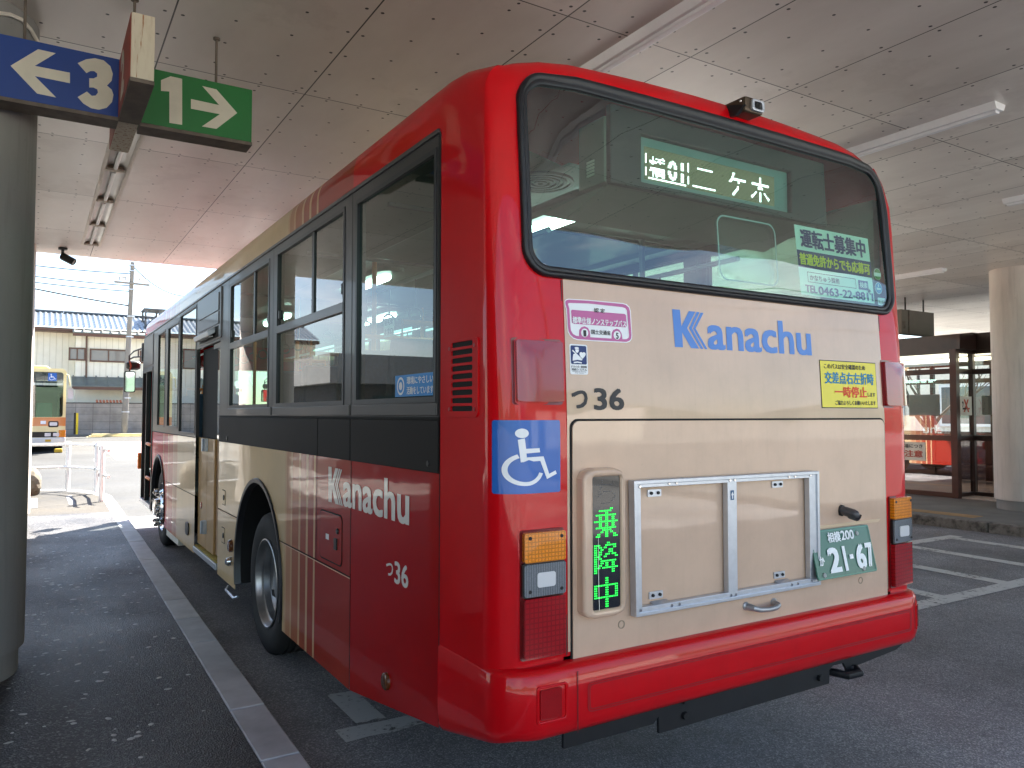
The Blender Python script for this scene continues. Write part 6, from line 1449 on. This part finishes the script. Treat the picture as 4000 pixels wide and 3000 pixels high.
mb = MB(); mb.fill([(13.46, 1.80), (13.60, 1.80), (13.60, 1.83), (13.46, 1.83)], NS); mb.fill([(13.45, 1.84), (13.47, 1.84), (13.50, 1.93), (13.47, 1.96), (13.44, 1.93), (13.47, 1.90)], NS); mb.obj('cigarette_mark', M_ink, ns, fixn=False)
mb = MB(); mb.fill([(13.49, 1.75), (13.54, 1.75), (13.68, 1.99), (13.63, 1.99)], NS); mb.fill([(13.64, 1.75), (13.69, 1.75), (13.55, 1.99), (13.50, 1.99)], lambda a, b: Vector((a, YC - .031, b))); mb.fill([(13.61, 1.80), (13.71, 1.80), (13.71, 1.83), (13.61, 1.83)], NS); mb.obj('red_cross', mat('orange_red_cross', c(196, 74, 40), .5), ns, fixn=False)
# sign seen from the back, hanging over the waiting room
o = thing('hanging_sign', 'plain grey hanging sign board above the waiting room roof', 'sign', (14.2, 6.9, 3.35))
mb = MB(); mb.box(13.62, 14.79, 6.85, 7.0, 3.352, 3.855); mb.obj('board', mat('grey_sign_board', c(112, 106, 98), .6, 0, 0, .1, 3), o, smooth=0, bevel=.004)
mb = MB(); mb.box(13.845, 13.885, 6.842, 6.852, 3.352, 3.855); mb.box(13.64, 13.74, 6.846, 6.852, 3.46, 3.62); mb.obj('cover_strip', M_sdark, o, smooth=0)
for x in (13.865, 14.52): mb = MB(); mb.tube([(x, 6.92, 3.85), (x, 6.92, CZ)], .016, 8); mb.obj('rod', M_steel, o)

# open ground, building and a bare tree behind the waiting room
bb = thing('pale_building', 'pale building seen through the waiting room glass', 'building', (36, 14, 0))
mb = MB(); mb.box(32, 46, 4, 34, 0, 4.6); mb.obj('wall', M_offwhite, bb, smooth=0)
for k in range(7):
    mb = MB(); mb.box(31.9, 32, 6 + 4 * k, 8.4 + 4 * k, 1.2, 3.0); f = mb.obj('window', M_alu, bb, smooth=0)
    mb = MB(); mb.box(31.88, 31.91, 6.12 + 4 * k, 8.28 + 4 * k, 1.32, 2.88); mb.obj('pane', mat('dark_pane', c(70, 80, 90), .1), f, smooth=0)
mb = MB(); mb.box(31.8, 46, 4, 34, 4.6, 4.9); mb.obj('parapet', M_cold, bb, smooth=0)
tr = thing('bare_tree', 'leafless tree with spreading branches behind the waiting room', 'tree', (27, 14, 0))
rt = random.Random(11); tb = MB(); bbm = MB()
def branch(mb_, p, d, L, r, depth):
    pts = [p]; q = p.copy(); dd = d.copy()
    for k in range(4):
        dd = (dd + Vector((rt.uniform(-.22, .22), rt.uniform(-.22, .22), rt.uniform(-.05, .16)))).normalized(); q = q + dd * L / 4; pts.append(q.copy())
    mb_.tube(pts, [r * (1 - .14 * k) for k in range(5)], 6, cap=False)
    if depth < 5:
        for k in range(3 if depth < 3 else 2):
            i = rt.choice((2, 3, 4)); nd = (dd + Vector((rt.uniform(-1, 1), rt.uniform(-1, 1), rt.uniform(-.15, .7))) * .8).normalized()
            branch(bbm, pts[i], nd, L * rt.uniform(.62, .8), r * .58, depth + 1)
branch(tb, Vector((27, 14, 0)), Vector((0, 0, 1)), 2.2, .16, 0)
M_bark = mat('grey_brown_bark', c(92, 80, 72), .9, 0, 0, .25, 6, .4, 20)
tb.obj('trunk', M_bark, tr); bbm.obj('branches', M_bark, tr)

# behind the camera, seen only in reflections: hills, a utility pole with its cables
mb = MB(); prev = None
for k in range(61):
    a = math.radians(-175 + 170 * k / 60); R = 420
    h = 34 + 16 * math.sin(k * .35) + 9 * math.sin(k * .9 + 1) + 4 * math.sin(k * 2.1)
    row = [mb.b.verts.new((R * f_ * math.cos(a), R * f_ * math.sin(a), z)) for f_, z in ((1, -2), (1.1, h * .6), (1.25, h))]
    if prev:
        for j in range(2): mb.b.faces.new((prev[j], row[j], row[j + 1], prev[j + 1]))
    prev = row
struct(mb.obj('hills', mat('wooded_hillside', c(74, 92, 74), .95, 0, 0, .3, .05), smooth=60))
up2 = thing('utility_pole', 'slim utility pole with wires mirrored in the bus rear window', 'utility pole', (19.0, -28, 0))
mb = MB(); mb.tube([(19, -28, 0), (19, -28, 13.5)], [.18, .11], 14); mb.obj('shaft', M_polec, up2)
mb = MB()
for z in (12.6, 11.6, 10.4): mb.box(18.2, 19.8, -28.2, -28.08, z, z + .1)
mb.obj('crossarm', M_alu, up2, smooth=0)
for k, (z, lab) in enumerate(((12.6, 'highest'), (11.6, 'middle'), (10.4, 'lowest'))):
    cable(lab + ' cable on the pole mirrored in the bus rear window', sag(Vector((-14, -40, z)), Vector((19, -28.15, z)), 1.0) + sag(Vector((19, -28.15, z)), Vector((52, -22, z)), 1.0)[1:], .03)
hs2 = thing('house', 'low white house mirrored in the cream rear of the bus', 'house', (14, -40, 0))
mb = MB(); mb.box(4, 16, -46, -38, 0, 3.2); mb.box(24, 36, -50, -40, 0, 4.6); mb.obj('wall', M_offwhite, hs2, smooth=0)
mb = MB(); mb.prism([(3.5, -47, 3.2), (16.5, -47, 3.2), (16.5, -42, 5.0), (3.5, -42, 5.0)], (0, 0, .15)); mb.prism([(3.5, -37, 3.2), (16.5, -37, 3.2), (16.5, -42, 5.0), (3.5, -42, 5.0)], (0, 0, .15)); mb.obj('roof', M_tile, hs2, smooth=0)
